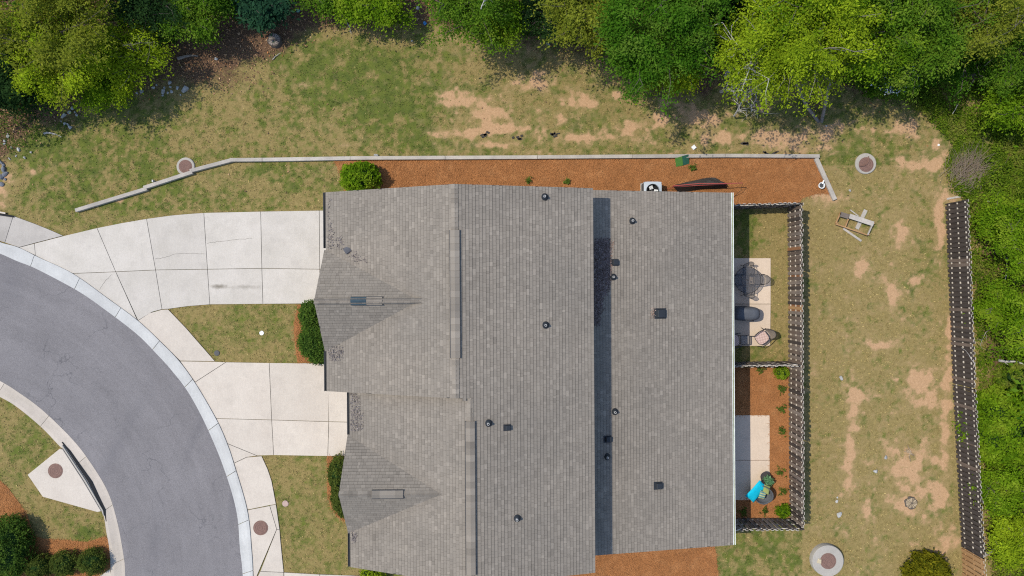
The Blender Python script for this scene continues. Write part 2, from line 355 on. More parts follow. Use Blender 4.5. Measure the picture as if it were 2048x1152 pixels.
D1 = [[(39, 495), (70, 487), (72, 511)],
 [(70, 487), (128, 472), (195, 456), (232.5, 543.6), (147, 547), (78.6, 514.6), (72, 511)],
 [(147, 547), (232.5, 543.6), (276, 641), (218.8, 598)],
 [(195, 456), (245, 446), (294, 437.6), (312, 540), (232.5, 543.6)],
 [(232.5, 543.6), (312, 540), (325, 618.5), (305, 624), (277, 641)],
 [(294, 437.6), (342, 431), (375, 428), (408.5, 425.6), (415.7, 538.5), (312, 540)],
 [(312, 540), (415.7, 538.5), (420.5, 609), (376, 612.6), (337, 618), (325, 618.5)],
 [(408.5, 425.6), (522, 423), (524.4, 536.8), (415.7, 538.5)],
 [(415.7, 538.5), (524.4, 536.8), (526.5, 608), (420.5, 609)],
 [(522, 423), (639, 421), (640, 538.5), (524.4, 536.8)],
 [(524.4, 536.8), (640, 538.5), (640, 607), (526.5, 608)],
 [(639, 421), (683, 421), (683, 538.5), (640, 538.5)],
 [(640, 538.5), (683, 538.5), (683, 607), (640, 607)]]
D2 = [[(361, 722), (431, 723), (453, 724), (391, 764)],
 [(391, 764), (453, 724), (539, 725.4), (544, 839.5), (433, 836.6), (393.5, 775.8)],
 [(539, 725.4), (656, 726.4), (658, 779.6), (658, 843), (544, 839.5)],
 [(656, 726.4), (735, 727), (735, 844.5), (658, 843)],
 [(433, 836.6), (544, 839.5), (548, 910), (515, 911), (454, 886)],
 [(544, 839.5), (658, 843), (656, 912), (548, 910)],
 [(658, 843), (735, 845), (735, 912), (656, 912)],
 [(454, 886), (515, 911), (494, 914), (468.6, 926)]]
W1 = [[(11, 485.4), (27, 434.7), (30, 432.6), (69.5, 447), (97, 458), (128, 471.5), (70, 486.5), (39, 495)],
      [(-90, 450), (-90, 408), (-40, 419), (0, 430), (27, 434.7), (11, 485.4), (0, 482)]]
W2 = [[(277, 641), (300, 626), (325, 619), (337, 618.5), (373, 656), (403, 690.5), (431, 722.5), (361, 721.5), (321, 682)]]
W3 = [[(468.6, 926), (494, 914), (524, 911.7), (536, 938), (544, 961.8), (552.6, 1008), (540, 1010), (496, 1019)],
 [(540, 1010.5), (552.6, 1008), (560, 1059), (554, 1058)],
 [(554, 1058), (560, 1059), (561.6, 1080), (568, 1144), (521, 1142)],
 [(521, 1142), (568, 1144), (569, 1260), (509, 1260), (507, 1152), (516, 1152)]]
W4 = [[(568.5, 1144), (640, 1148), (640, 1200), (569.5, 1200)], [(640, 1148), (700, 1150), (720, 1151), (720, 1200), (640, 1200)]]
INLET = [[(496, 1019.5), (540, 1011), (554, 1058), (514, 1152), (507, 1152), (504, 1097)]]
BASIN = [(59, 948), (123, 896), (129.5, 897.5), (170, 960), (206, 1020.5), (198.5, 1022.6), (89.4, 992)]
PAT1 = [[(1410, 516), (1541, 516), (1541, 608), (1410, 608)], [(1410, 608), (1541, 608), (1540, 692), (1410, 692)]]
PAT2 = [[(1410, 829.5), (1539, 830), (1539, 920), (1410, 920)], [(1410, 920), (1539, 920), (1539, 1000), (1410, 1000)]]
BED_N = [(668, 321), (760, 320), (1000, 319), (1300, 317), (1632, 317), (1650, 352), (1664, 390), (1640, 386), (1606, 396), (1596, 409), (1440, 412), (1420, 440), (680, 440), (690, 380), (682, 350)]
BED_S = [(1060, 1260), (1060, 1080), (1425, 1080), (1432, 1105), (1436, 1152), (1430, 1260)]
BED_Y2 = [(1400, 736), (1577, 734), (1580, 1036), (1400, 1038)]
BED_F1 = [(596, 609), (690, 609), (690, 727), (595, 725), (590, 690), (588, 650)]
BED_F2 = [(654, 912), (725, 912), (725, 1052), (698, 1046), (676, 1035), (662, 1015), (654, 985), (656, 945)]
BED_SW = [(-120, 955), (0, 961), (15, 974), (38.5, 1005), (54, 1028), (67.4, 1070.7), (83, 1077), (135, 1080), (173.5, 1084), (212, 1072.6), (219.7, 1084), (223, 1115), (221.6, 1134), (193, 1152), (190, 1260), (-120, 1260)]
HOUSE = [(690, 395), (1440, 395), (1440, 1085), (1180, 1085), (1180, 1100), (690, 1100)]

# ---------------------------------------------------------------- ground sheet
def axis(lo, hi, st, far):
    a = np.arange(lo, hi + 1e-6, st); e = np.array([4, 12, 30, 70, 160, 400, far])
    return np.r_[(lo - e)[::-1], a, hi + e]
gx = axis(-28.5, 28.5, .085, 1200); gy = axis(-17, 17, .085, 1200)
GX, GY = np.meshgrid(gx, gy); gpx, gpy = PX(GX, GY)
TL_x = [-300, 0, 60, 130, 250, 350, 420, 520, 620, 700, 800, 860, 950, 1100, 1200, 1300, 1420, 1500, 1700, 1800, 1850, 1950, 2048, 2400]
TL_y = [400, 330, 270, 235, 190, 175, 160, 128, 66, 52, 60, 52, 66, 90, 125, 185, 190, 110, 185, 200, 175, 150, 240, 400]
BARE = [(905, 190, 22, 9), (930, 206, 45, 7), (975, 230, 42, 13), (985, 250, 30, 9), (1010, 260, 45, 6), (1065, 172, 26, 11), (870, 268, 14, 7), (1080, 145, 12, 6), (1160, 205, 28, 12),
 (1120, 240, 15, 10), (1320, 238, 12, 10), (1390, 232, 42, 18), (1410, 258, 20, 22), (1170, 275, 60, 6), (1260, 258, 40, 12), (930, 268, 36, 7), (1580, 285, 65, 20), (1660, 265, 25, 15), (1540, 272, 22, 8),
 (1822, 250, 36, 22), (1872, 300, 34, 22), (1805, 320, 16, 9), (1850, 330, 25, 10), (1712, 790, 14, 10), (1845, 770, 32, 32), (1860, 805, 22, 10), (1703, 855, 11, 45), (1698, 955, 10, 50), (1815, 930, 42, 40),
 (1890, 860, 8, 80), (1902, 1080, 22, 16), (1880, 1110, 10, 14), (1880, 1000, 11, 22), (1830, 560, 14, 7), (1718, 532, 18, 16), (1785, 585, 9, 26), (1665, 398, 15, 7), (1810, 462, 12, 9), (1640, 385, 30, 14),
 (1825, 1012, 30, 22), (1800, 480, 10, 20), (1760, 690, 25, 8), (1880, 440, 8, 50), (1735, 1030, 8, 20), (8, 370, 22, 45), (1740, 260, 26, 8), (600, 170, 14, 5), (640, 250, 20, 5), (690, 292, 20, 5), (230, 400, 16, 4), (1900, 700, 8, 60),
 (1000, 290, 40, 5), (1450, 275, 30, 8), (1230, 190, 12, 8), (1330, 205, 14, 8), (60, 345, 20, 8), (1940, 260, 30, 8), (1905, 395, 25, 9)]
GREEN = [(790, 200, 120, 60, .45), (730, 170, 60, 40, .4), (850, 290, 60, 14, .4), (640, 130, 80, 30, .4), (1180, 240, 50, 30, .3), (60, 285, 80, 40, .4), (1480, 250, 60, 40, .35), (1500, 470, 40, 45, .5), (1640, 590, 30, 60, .35), (1820, 640, 30, 80, .3),
 (310, 300, 120, 40, .2), (1690, 250, 60, 60, .3), (1770, 970, 30, 20, .4), (1860, 960, 20, 40, .35), (340, 640, 30, 20, .3), (420, 690, 60, 25, .25), (165, 1065, 30, 14, .5), (60, 900, 60, 60, .35), (15, 440, 14, 12, .4), (110, 440, 12, 10, .3), (1850, 520, 30, 70, .25), (1880, 1130, 30, 20, .3), (1500, 1110, 40, 20, .2), (1940, 300, 60, 70, .6)]
def cover(px, py):
    n1 = fbm(px / 60, py / 60, 3); n2 = fbm(px / 22, py / 22, 11)
    green = .47 + (n1 - .5) * .7 + (n2 - .5) * 1.1 + (fbm(px / 200, py / 200, 9, 2) - .5) * .35
    ry = (px > 1605) & (py > 330); green = green - .34 * ry
    green = green - .42 * np.exp(-((px - 1555) / 42) ** 4 - ((py - 560) / 180) ** 4)
    fl = ((px < 720) & (py > 420)); green = np.where(fl, .34 + (n1 - .5) * .7 + (n2 - .5) * .3, green)
    green = green - .25 * np.exp(-((px - 620) / 160) ** 2 - ((py - 265) / 30) ** 2) - .2 * np.exp(-((px - 500) / 90) ** 2 - ((py - 370) / 25) ** 2)
    for cx, cy, rx, ry_, a in GREEN: green = green + a * (.3 + 1.1 * n2) * np.exp(-((px - cx) / rx) ** 2 - ((py - cy) / ry_) ** 2)
    bare = np.where(fl, -.25, -.10 + (n2 - .5) * .8)
    bare = bare + .25 * np.clip((px - 820) / 90, 0, 1) * (px < 1750) * (py < 312) + .24 * ry
    for cx, cy, rx, ry_ in BARE:
        q = ((px - cx) / (rx * 1.15)) ** 2 + ((py - cy) / (ry_ * 1.25)) ** 2
        bare = bare + .70 * np.exp(-q) * (.45 + 1.1 * n2)
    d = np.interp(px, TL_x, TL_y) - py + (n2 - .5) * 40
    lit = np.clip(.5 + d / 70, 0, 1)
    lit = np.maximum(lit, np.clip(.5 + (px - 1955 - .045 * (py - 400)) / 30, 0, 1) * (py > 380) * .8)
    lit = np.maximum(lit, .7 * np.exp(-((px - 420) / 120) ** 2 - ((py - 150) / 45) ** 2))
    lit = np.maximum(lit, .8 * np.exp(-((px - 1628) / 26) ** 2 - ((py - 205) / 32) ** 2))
    n3 = fbm(px / 11, py / 11, 19, 5); n4 = fbm(px / 8, py / 8, 83, 4)
    bare = np.where(fl, bare, bare + (n3 - .5) * 1.25); green = green + (n4 - .5) * np.where(fl, .9, 1.5)
    return np.clip(bare, 0, 1), np.clip(green, 0, 1), lit
rb, rg, rl = cover(gpx, gpy)
ny, nx = GX.shape; idx = np.arange(ny * nx).reshape(ny, nx)
F = np.stack([idx[:-1, :-1], idx[:-1, 1:], idx[1:, 1:], idx[1:, :-1]], -1).reshape(-1, 4)
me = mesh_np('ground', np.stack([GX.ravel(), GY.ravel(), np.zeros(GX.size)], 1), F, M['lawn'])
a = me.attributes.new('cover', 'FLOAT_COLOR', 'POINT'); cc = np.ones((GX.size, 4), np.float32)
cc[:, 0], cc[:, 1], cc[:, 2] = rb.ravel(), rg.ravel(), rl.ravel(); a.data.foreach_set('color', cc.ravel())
struct(link(bpy.data.objects.new('ground', me)))

# ---------------------------------------------------------------- road, kerbs, slabs
ro, co = smoothline(road_out), smoothline(curb_out); ri, ci = smoothline(road_in), smoothline(curb_in)
poly = np.r_[ro, ri[::-1]]
struct(MB().prism([P(*q).xy for q in poly], None, .006).build('road', M['asphalt']))
def kerb(name, back, front, mt, step, n=150):
    B = resample(back, n); Fr = resample(front, n)
    for k in range(n): Fr[k] = front[np.argmin(((front - B[k]) ** 2).sum(1))] if False else Fr[k]
    root = struct(empty(name, P(*B[n // 2])));
    inv = -root.location
    prof = [(0, .095), (.25, .09), (.5, .055), (.8, .02), (1.04, .012)]
    segs = list(range(0, n - 1, step))
    for si, a0 in enumerate(segs):
        a1 = min(a0 + step, n - 1); mb = MB(); vs = []; cols = []
        for j in range(a0, a1 + 1):
            e = (.045 if j == a0 else -.045 if j == a1 else 0)
            jj = min(max(j + e, 0), n - 1); i0 = int(jj); i1 = min(i0 + 1, n - 1); fr = jj - i0
            bq = B[i0] * (1 - fr) + B[i1] * fr; fq = Fr[i0] * (1 - fr) + Fr[i1] * fr
            row = []
            pb = P(*bq); row.append((pb.x, pb.y, -.02))
            for u, z in prof:
                q = P(*(bq * (1 - u) + fq * u)); row.append((q.x, q.y, z))
            row.append((q.x, q.y, -.02)); cols.append(row)
        k = len(cols[0]); vs = [v for r in cols for v in r]
        fs = [(r * k + c, r * k + c + 1, (r + 1) * k + c + 1, (r + 1) * k + c) for r in range(len(cols) - 1) for c in range(k - 1)]
        fs += [tuple(range(k)), tuple((len(cols) - 1) * k + c for c in range(k))[::-1]]
        fs = [f[::-1] for f in fs] if name == 'kerb_outer' else fs
        mb.add(vs, fs, random.uniform(-.06, .05)); o = mb.build('kerb_segment', mt, root, inv)
    return root
kerb('kerb_outer', resample(co, 400), resample(ro, 400), M['curb'], 9)
kerb('kerb_inner', resample(ci, 400), resample(ri, 400), M['curb2'], 13)
def paving(name, slabs, mt, z=.05, gap=.013, base=True, kind=True):
    pts = [P(*q) for s_ in slabs for q in s_]; c = sum(pts, Vector()) / len(pts); c.z = 0
    mb = MB()
    for s_ in slabs: mb.prism([(P(*q) - c).xy for q in shrink(s_, .2)], None, z - .03)
    root = mb.build(name, M['joint'], None, c)
    if kind: struct(root)
    for s_ in slabs:
        w = [P(*q) - c for q in s_]
        o = MB().prism(shrink([v.xy for v in w], gap), -.02, z, random.uniform(-.075, .055)).build('slab', mt, root)
    return root
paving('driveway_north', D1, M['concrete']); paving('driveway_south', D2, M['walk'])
paving('pavement_west', W1, M['greywalk']); paving('pavement_middle', W2, M['walk'])
paving('pavement_south', W3 + INLET, M['walk']); paving('front_path', W4, M['walk'])
paving('patio_north', PAT1, M['patio']); paving('patio_south', PAT2, M['patio'])
struct(MB().prism([P(*q).xy for q in [(200, 1152), (221, 1138), (224, 1152), (224, 1260), (196, 1260)]], -.02, .06).build('pavement_corner', M['walk']))
# hairline cracks and the storm inlets
def lid(parent, c, r, z, rings=3):
    mb = MB(); prof = [(r + .03, z - .015), (r + .03, z + .004), (r, z + .004), (r - .004, z + .001)]
    rr = np.linspace(r - .02, .04, rings * 2 + 1)
    for i, q in enumerate(rr): prof.append((q, z + (.016 if i % 2 else .006)))
    mb.lathe(prof, c, 36); return mb.build('cover', M['iron'], parent)
c0 = P(115, 940)
cb = thing('catch_basin', 'concrete storm drain slab with a dark slot beside the inner kerb', 'storm drain', c0)
MB().prism([(P(*q) - c0).xy for q in shrink(BASIN, .3)], -.02, .16).build('top_slab', M['walk'], cb, bevel=.015)
lid(cb, (0, 0, 0), .36, .165)
def strip(name, A, B_, z0, z1, mt, parent, o0):
    mb = MB(); A = [P(*q) - o0 for q in A]; B_ = [P(*q) - o0 for q in B_]; n = len(A)
    vs = [(v.x, v.y, z1) for v in A] + [(v.x, v.y, z1) for v in B_] + [(v.x, v.y, z0) for v in A] + [(v.x, v.y, z0) for v in B_]
    fs = []
    for i in range(n - 1):
        fs += [(i, i + 1, n + i + 1, n + i), (2 * n + i, i, i + 1, 2 * n + i + 1)[::-1], (3 * n + i, n + i, n + i + 1, 3 * n + i + 1)]
    mb.add(vs, fs); return mb.build(name, mt, parent)
strip('slot', [(126, 884), (137, 900), (178, 962), (210, 1022), (214, 1042)], [(127, 883), (143, 901), (186, 962), (213, 1018), (215, 1041)], .0, .103, M['void'], cb, c0)
strip('slot_lip', [(127, 890), (130.5, 897), (171.5, 960), (206.5, 1020), (210, 1030)], [(128.5, 889), (134, 898), (175, 960), (209, 1019), (211, 1030)], .0, .15, M['manhole_concrete'], cb, c0)
c0 = P(522, 1055); kb = thing('drain_cover', 'rusty round drain cover set in the pale pavement by the south lawn', 'drain cover', (c0.x, c0.y, .05))
lid(kb, (0, 0, 0), .36, .008)
c0 = P(0, 430); ib = thing('kerb_inlet', 'black inlet slot behind the grey pavement at the left edge', 'storm drain', c0)
strip('slot', [(-60, 414), (0, 426.5), (29.5, 431.5)], [(-60, 419), (0, 431), (30, 435.5)], .0, .082, M['void'], ib, c0)
strip('back_wall', [(-60, 411), (0, 423), (14, 425.5)], [(-60, 413.8), (0, 426), (14, 428.5)], .0, .12, M['walk'], ib, c0)
# cracks in the driveway
def crack(pts, label):
    mb = MB(); L = smoothline(pts, 5); L = L + rng.normal(0, .6, L.shape)
    for a_, b_ in zip(L[:-1], L[1:]): mb.beam(P(*a_) + Vector((0, 0, .0505)), P(*b_) + Vector((0, 0, .0505)), .012, .003)
    o = mb.build('crack', M['joint']); tag(o, label, 'crack'); o['kind'] = 'structure'; return o
crack([(311, 518), (330, 515), (355, 508), (380, 507), (412, 508)], 'thin wavy crack across the middle panels of the north driveway')
crack([(416, 487), (440, 483), (480, 479), (505, 477)], 'faint crack in the far upper panel of the north driveway')
crack([(200, 579), (212, 562), (224, 549)], 'short diagonal crack beside the outer kerb')

# ---------------------------------------------------------------- pine straw beds (stuff)
def straw(name, poly, label, z=.035, dens=300):
    w = [P(*q) for q in poly]; xs = [v.x for v in w]; ys = [v.y for v in w]
    x = np.arange(min(xs), max(xs), .17); y = np.arange(min(ys), max(ys), .17)
    mb = MB(); mb.prism([v.xy for v in w], -.01, z * .5)
    area = (max(xs) - min(xs)) * (max(ys) - min(ys)); n = int(area * dens)
    X = rng.uniform(min(xs) - .05, max(xs) + .05, n); Y = rng.uniform(min(ys) - .05, max(ys) + .05, n)
    qx, qy = PX(X, Y); ok = pip(qx + rng.normal(0, 1.5, n), qy + rng.normal(0, 1.5, n), poly) & (np.abs(qx - 1024) < 1090) & (np.abs(qy - 576) < 640)
    ok &= ~pip(qx, qy, [(1410, 830), (1538, 830), (1538, 999), (1410, 999)])
    X, Y = X[ok], Y[ok]; n = len(X)
    cl = fbm(X * 1.5, Y * 1.5, 5); a_ = rng.uniform(0, math.tau, n); L = rng.uniform(.07, .2, n); wd = rng.uniform(.003, .007, n)
    zc = z * .5 + rng.uniform(.008, .026, n) + cl * .03
    dx, dy = np.cos(a_) * L, np.sin(a_) * L; nx_, ny_ = -np.sin(a_) * wd, np.cos(a_) * wd; tz = rng.normal(0, .01, n)
    V = np.stack([np.stack([X - dx + nx_, Y - dy + ny_, zc - tz], 1), np.stack([X - dx - nx_, Y - dy - ny_, zc - tz], 1), np.stack([X + dx - nx_, Y + dy - ny_, zc + tz], 1), np.stack([X + dx + nx_, Y + dy + ny_, zc + tz], 1)], 1).reshape(-1, 3)
    V[:, 2] = np.maximum(V[:, 2], .012)
    b0 = len(mb.v); fs = (np.arange(n * 4).reshape(n, 4) + b0).tolist()
    mb.v += V.tolist(); mb.f += fs; mb.t += (rng.normal(.1, .12, n) + (cl - .5) * .5).tolist(); mb.m += [0] * n
    stuff(mb.build(name, M['straw']), label, 'pine straw')
straw('pine_straw', BED_N, 'long rust-brown pine straw bed along the north side of the house')
straw('pine_straw', BED_S, 'rust-brown pine straw strip at the bottom below the lower roof')
straw('pine_straw', BED_Y2, 'rust-brown pine straw around the south patio inside the fence')
straw('pine_straw', BED_F1, 'narrow pine straw edge beside the front hedge between the driveways')
straw('pine_straw', BED_F2, 'curved pine straw edge around the hedge by the south lawn')
straw('pine_straw', BED_SW, 'pine straw bed around the clipped shrubs in the bottom left corner')

# ---------------------------------------------------------------- grass blades and fallen leaves (stuff)
ALL = [list(map(tuple, np.r_[co, ci[::-1]]))] + D1 + D2 + W1 + W2 + W3 + W4 + INLET + PAT1 + PAT2 + [BASIN, BED_S, BED_Y2, BED_F1, BED_F2, BED_SW, BED_N, HOUSE]
def scatter(n, x0, x1, y0, y1):
    px = rng.uniform(x0, x1, n); py = rng.uniform(y0, y1, n); bad = np.zeros(n, bool); jx = rng.normal(0, 1.1, n); jy = rng.normal(0, 1.1, n)
    for p_ in ALL: bad |= pip(px + jx, py + jy, p_)
    return px[~bad], py[~bad]
px, py = scatter(330000, -40, 2090, -40, 1190)
b_, g_, l_ = cover(px, py); keep = rng.random(len(px)) < np.clip(1.15 - 2.1 * b_ - .95 * l_, .03, 1) * np.clip(fbm(px / 9, py / 9, 61, 3) * 3.4 - 1.1, .05, 1); px, py, b_, g_ = px[keep], py[keep], b_[keep], g_[keep]
n = len(px); X = (px - 1024) * S; Y = (576 - py) * S
lump = fbm(px / 7, py / 7, 77, 3); fg = np.clip((g_ - .30 + (lump - .5) * .8 + rng.normal(0, .22, n)) * 1.6, 0, 1)[:, None]; tn = (rng.uniform(.6, 1.4, n) * (.35 + 1.3 * fbm(px / 3.5, py / 3.5, 91, 2)))[:, None]
cA = np.array([.28, .215, .085]); cB = np.array([.075, .098, .02]); rgb = (cA * (1 - fg) + cB * fg) * tn
a_ = rng.uniform(0, math.tau, n); L = rng.uniform(.03, .085, n); w_ = rng.uniform(.010, .022, n); hz = rng.uniform(.015, .085, n)
V = np.stack([np.stack([X - np.sin(a_) * w_, Y + np.cos(a_) * w_, np.full(n, .001)], 1), np.stack([X + np.sin(a_) * w_, Y - np.cos(a_) * w_, np.full(n, .001)], 1), np.stack([X + np.cos(a_) * L, Y + np.sin(a_) * L, hz], 1)], 1).reshape(-1, 3)
me = mesh_np('grass', V, np.arange(n * 3).reshape(n, 3), M['blade'], rgb=rgb)
stuff(link(bpy.data.objects.new('grass', me)), 'short patchy green and straw coloured lawn grass', 'grass')
def flakes(name, X, Y, Z, size, rgb, label, cat, tilt=.35):
    n = len(X); a_ = rng.uniform(0, math.tau, n); L = size * rng.uniform(.5, 1.3, n); w_ = L * rng.uniform(.3, .55, n)
    t1 = rng.normal(0, tilt, n) * L; u = np.stack([np.cos(a_) * L, np.sin(a_) * L, t1], 1); v = np.stack([-np.sin(a_) * w_, np.cos(a_) * w_, rng.normal(0, tilt, n) * w_], 1)
    c = np.stack([X, Y, Z], 1); V = np.stack([c - u, c - v, c + u, c + v], 1).reshape(-1, 3)
    me = mesh_np(name, V, np.arange(n * 4).reshape(n, 4), M['flake'], rgb=rgb)
    return stuff(link(bpy.data.objects.new(name, me)), label, cat)
px, py = scatter(60000, -40, 2090, -40, 420); _, _, l_ = cover(px, py); k = rng.random(len(px)) < np.clip(l_ * 1.1 - .15, .004, 1) * .8; px, py = px[k], py[k]; n = len(px)
pal = np.array([[.30, .17, .09], [.20, .11, .06], [.13, .075, .045], [.40, .26, .15], [.36, .15, .055], [.09, .055, .035]])
flakes('fallen_leaves', (px - 1024) * S, (576 - py) * S, rng.uniform(.02, .05, n), .06, pal[rng.choice(6, n, p=[.25, .25, .22, .08, .05, .15])] * rng.uniform(.7, 1.3, n)[:, None], 'brown fallen leaves scattered along the edge of the trees', 'leaves')

# ---------------------------------------------------------------- house
HC = Vector((1.0, -4.0, 0)); HT = math.radians(.35)
house = thing('duplex_house', 'long beige duplex house under grey-brown shingle roofs', 'house', HC, HT)
def HP(px, py, z):
    w = P(px, py, z) - Vector((HC.x, HC.y, 0)); c_, s_ = math.cos(-HT), math.sin(-HT)
    return Vector((HC.x + w.x * c_ - w.y * s_, HC.y + w.x * s_ + w.y * c_, z))
HL = (-HC.x, -HC.y, 0)
XR, ZR, SE, SW = -2.41, 6.96, .2405, .371
XR2 = -1.81; ZR2 = ZR - SE * (XR2 - XR); XE = 3.66; XW1 = -8.5; XW2 = -7.45; YN, YM, YS = 4.47, -4.7, -12.8
G1 = dict(x0=-8.62, y=-.52, h=2.32, z=6.35); G2 = dict(x0=-7.60, y=-8.98, h=2.27, z=6.33)
for g_ in (G1, G2): g_['s'] = 1.66 / g_['h']
zE = lambda x, y: ZR - SE * (x - XR)
zW1 = lambda x, y: ZR - SW * (XR - x)
zW2 = lambda x, y: ZR2 - SW * (XR2 - x)
zG = lambda g_: (lambda x, y: g_['z'] - g_['s'] * abs(y - g_['y']))
XL0, XL1, ZL0, SL = 3.2, 10.72, 4.11, .174; YLN, YLS = 4.6, -12.62
zL = lambda x, y: ZL0 - SL * (x - XL0)
for g_, zw in ((G1, zW1), (G2, zW2)):
    zr_, xr_ = (ZR, XR) if g_ is G1 else (ZR2, XR2); g_['x1'] = xr_ - (zr_ - g_['z']) / SW
# decks
def slabdeck(mb, pts, th=.14):
    n = len(pts); vs = [Vector(p) for p in pts] + [Vector(p) - Vector((0, 0, th)) for p in pts]
    mb.add(vs, [tuple(range(n)), tuple(range(2 * n - 1, n - 1, -1))] + [(i, n + i, n + (i + 1) % n, (i + 1) % n) for i in range(n)])
mb = MB()
slabdeck(mb, [(XR, YN, ZR), (XR, YM, ZR), (XE, YM, zE(XE, 0)), (XE, YN, zE(XE, 0))][::1])
slabdeck(mb, [(XR2, YM, ZR2), (XR2, YS, ZR2), (XE, YS, zE(XE, 0)), (XE, YM, zE(XE, 0))])
slabdeck(mb, [(XW1, YN, zW1(XW1, 0)), (XW1, YM, zW1(XW1, 0)), (XR, YM, ZR), (XR, YN, ZR)])
slabdeck(mb, [(XW2, YM, zW2(XW2, 0)), (XW2, YS, zW2(XW2, 0)), (XR2, YS, ZR2), (XR2, YM, ZR2)])
for g_ in (G1, G2):
    for s_ in (1, -1):
        q = [(g_['x0'], g_['y'], g_['z']), (g_['x1'] + .2, g_['y'], g_['z']), (g_['x0'] + .2, g_['y'] + s_ * g_['h'], g_['z'] - 1.66), (g_['x0'], g_['y'] + s_ * g_['h'], g_['z'] - 1.66)]
        slabdeck(mb, q[::-s_])
roof = mb.build('roof', M['deck'], house, HL)
mb = MB(); slabdeck(mb, [(XL0, YLN, ZL0), (XL0, YLS, ZL0), (XL1, YLS, zL(XL1, 0)), (XL1, YLN, zL(XL1, 0))]); lowroof = mb.build('lower_roof', M['deck'], house, HL)
# shingles: each tab a raised wedge with a darker shadow band at its head
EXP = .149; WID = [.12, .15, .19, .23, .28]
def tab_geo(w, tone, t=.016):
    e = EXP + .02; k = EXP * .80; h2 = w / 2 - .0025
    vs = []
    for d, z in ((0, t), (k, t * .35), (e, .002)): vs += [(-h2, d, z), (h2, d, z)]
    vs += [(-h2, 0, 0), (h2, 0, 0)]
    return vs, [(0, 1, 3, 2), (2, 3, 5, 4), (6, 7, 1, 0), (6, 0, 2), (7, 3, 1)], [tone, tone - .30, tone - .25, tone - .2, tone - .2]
tabs = {'roof': [], 'low': []}
def lay(key, o, along, up, length, height, ok, u0=0.0, tr=None):
    o = Vector(o); along = Vector(along).normalized(); up = Vector(up).normalized(); nrm = along.cross(up).normalized()
    if nrm.z < 0: nrm = -nrm
    ncourse = int(height / EXP + .999)
    for c_ in range(ncourse):
        u = random.uniform(-.3, 0); d = c_ * EXP
        while u < length:
            w = random.choice(WID); cu = u + w / 2; ww = w
            lo_, hi_ = max(u, 0), min(u + w, length)
            if hi_ - lo_ > .04:
                full = hi_ - lo_ > w - 1e-6; ww = hi_ - lo_; p = o + along * ((lo_ + hi_) / 2) + up * d + nrm * .006
                mid_ = p + up * EXP * .5
                if ok(mid_) :
                    tone = random.gauss(0, .05) + (.13 if random.random() < .12 else 0) - (.06 if random.random() < .12 else 0)
                    tabs[key].append((p, along, up, nrm, ww, tone, full))
            u += w
def slope_up(dx, dy, s_): return Vector((dx, dy, s_ * math.hypot(dx, dy)))
ht = lambda run, s_: run * math.hypot(1, s_)
lay('roof', (XE + .02, YS, zE(XE + .02, 0)), (0, 1, 0), slope_up(-1, 0, SE), YN - YS, ht(XE - XR, SE), lambda m: m.x > (XR if m.y > YM else XR2) - .05)
lay('roof', (XW1 - .03, YM, zW1(XW1 - .03, 0)), (0, 1, 0), slope_up(1, 0, SW), YN - YM, ht(XR - XW1, SW), lambda m: m.z > zG(G1)(m.x, m.y) - .07)
lay('roof', (XW2 - .03, YS, zW2(XW2 - .03, 0)), (0, 1, 0), slope_up(1, 0, SW), YM - YS, ht(XR2 - XW2, SW), lambda m: m.z > zG(G2)(m.x, m.y) - .07)
for g_, zw in ((G1, zW1), (G2, zW2)):
    for s_ in (1, -1):
        lay('roof', (g_['x0'], g_['y'] + s_ * g_['h'], g_['z'] - 1.66), (1, 0, 0), slope_up(0, -s_, g_['s']), g_['x1'] - g_['x0'] + .4, ht(g_['h'], g_['s']), lambda m, zw=zw: m.z > zw(m.x, m.y) - .09)
lay('low', (XL1 + .02, YLS, zL(XL1 + .02, 0)), (0, 1, 0), slope_up(-1, 0, SL), YLN - YLS, ht(XL1 - XL0, SL), lambda m: m.x > XL0)
tabmesh = {}
def place_tabs(key, parent, n_single):
    T = tabs[key]; big = [i for i, t_ in enumerate(T) if t_[4] > .279]; random.shuffle(big)
    hidden = lambda t_: key == 'low' and t_[0].x < 4.0
    big = [i for i in big if not hidden(T[i])][:n_single]; bs = set(big); mb = MB()
    for i, (p, al, up, nr, w, tone, full) in enumerate(T):
        R = Matrix((al, up, nr)).transposed()
        if i in bs:
            q = round(tone * 12) / 12
            if q not in tabmesh:
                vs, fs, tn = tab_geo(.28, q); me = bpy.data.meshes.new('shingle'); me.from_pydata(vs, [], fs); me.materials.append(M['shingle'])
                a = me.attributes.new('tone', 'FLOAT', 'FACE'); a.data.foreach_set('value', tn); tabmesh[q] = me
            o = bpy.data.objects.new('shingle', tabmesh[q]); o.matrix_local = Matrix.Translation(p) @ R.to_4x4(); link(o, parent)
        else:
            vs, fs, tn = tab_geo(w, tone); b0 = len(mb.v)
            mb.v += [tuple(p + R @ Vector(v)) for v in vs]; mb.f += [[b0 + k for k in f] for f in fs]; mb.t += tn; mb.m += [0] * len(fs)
    o = mb.build('shingle_field', M['shingle'], parent); o['kind'] = 'stuff'
place_tabs('roof', roof, 200); place_tabs('low', lowroof, 100)
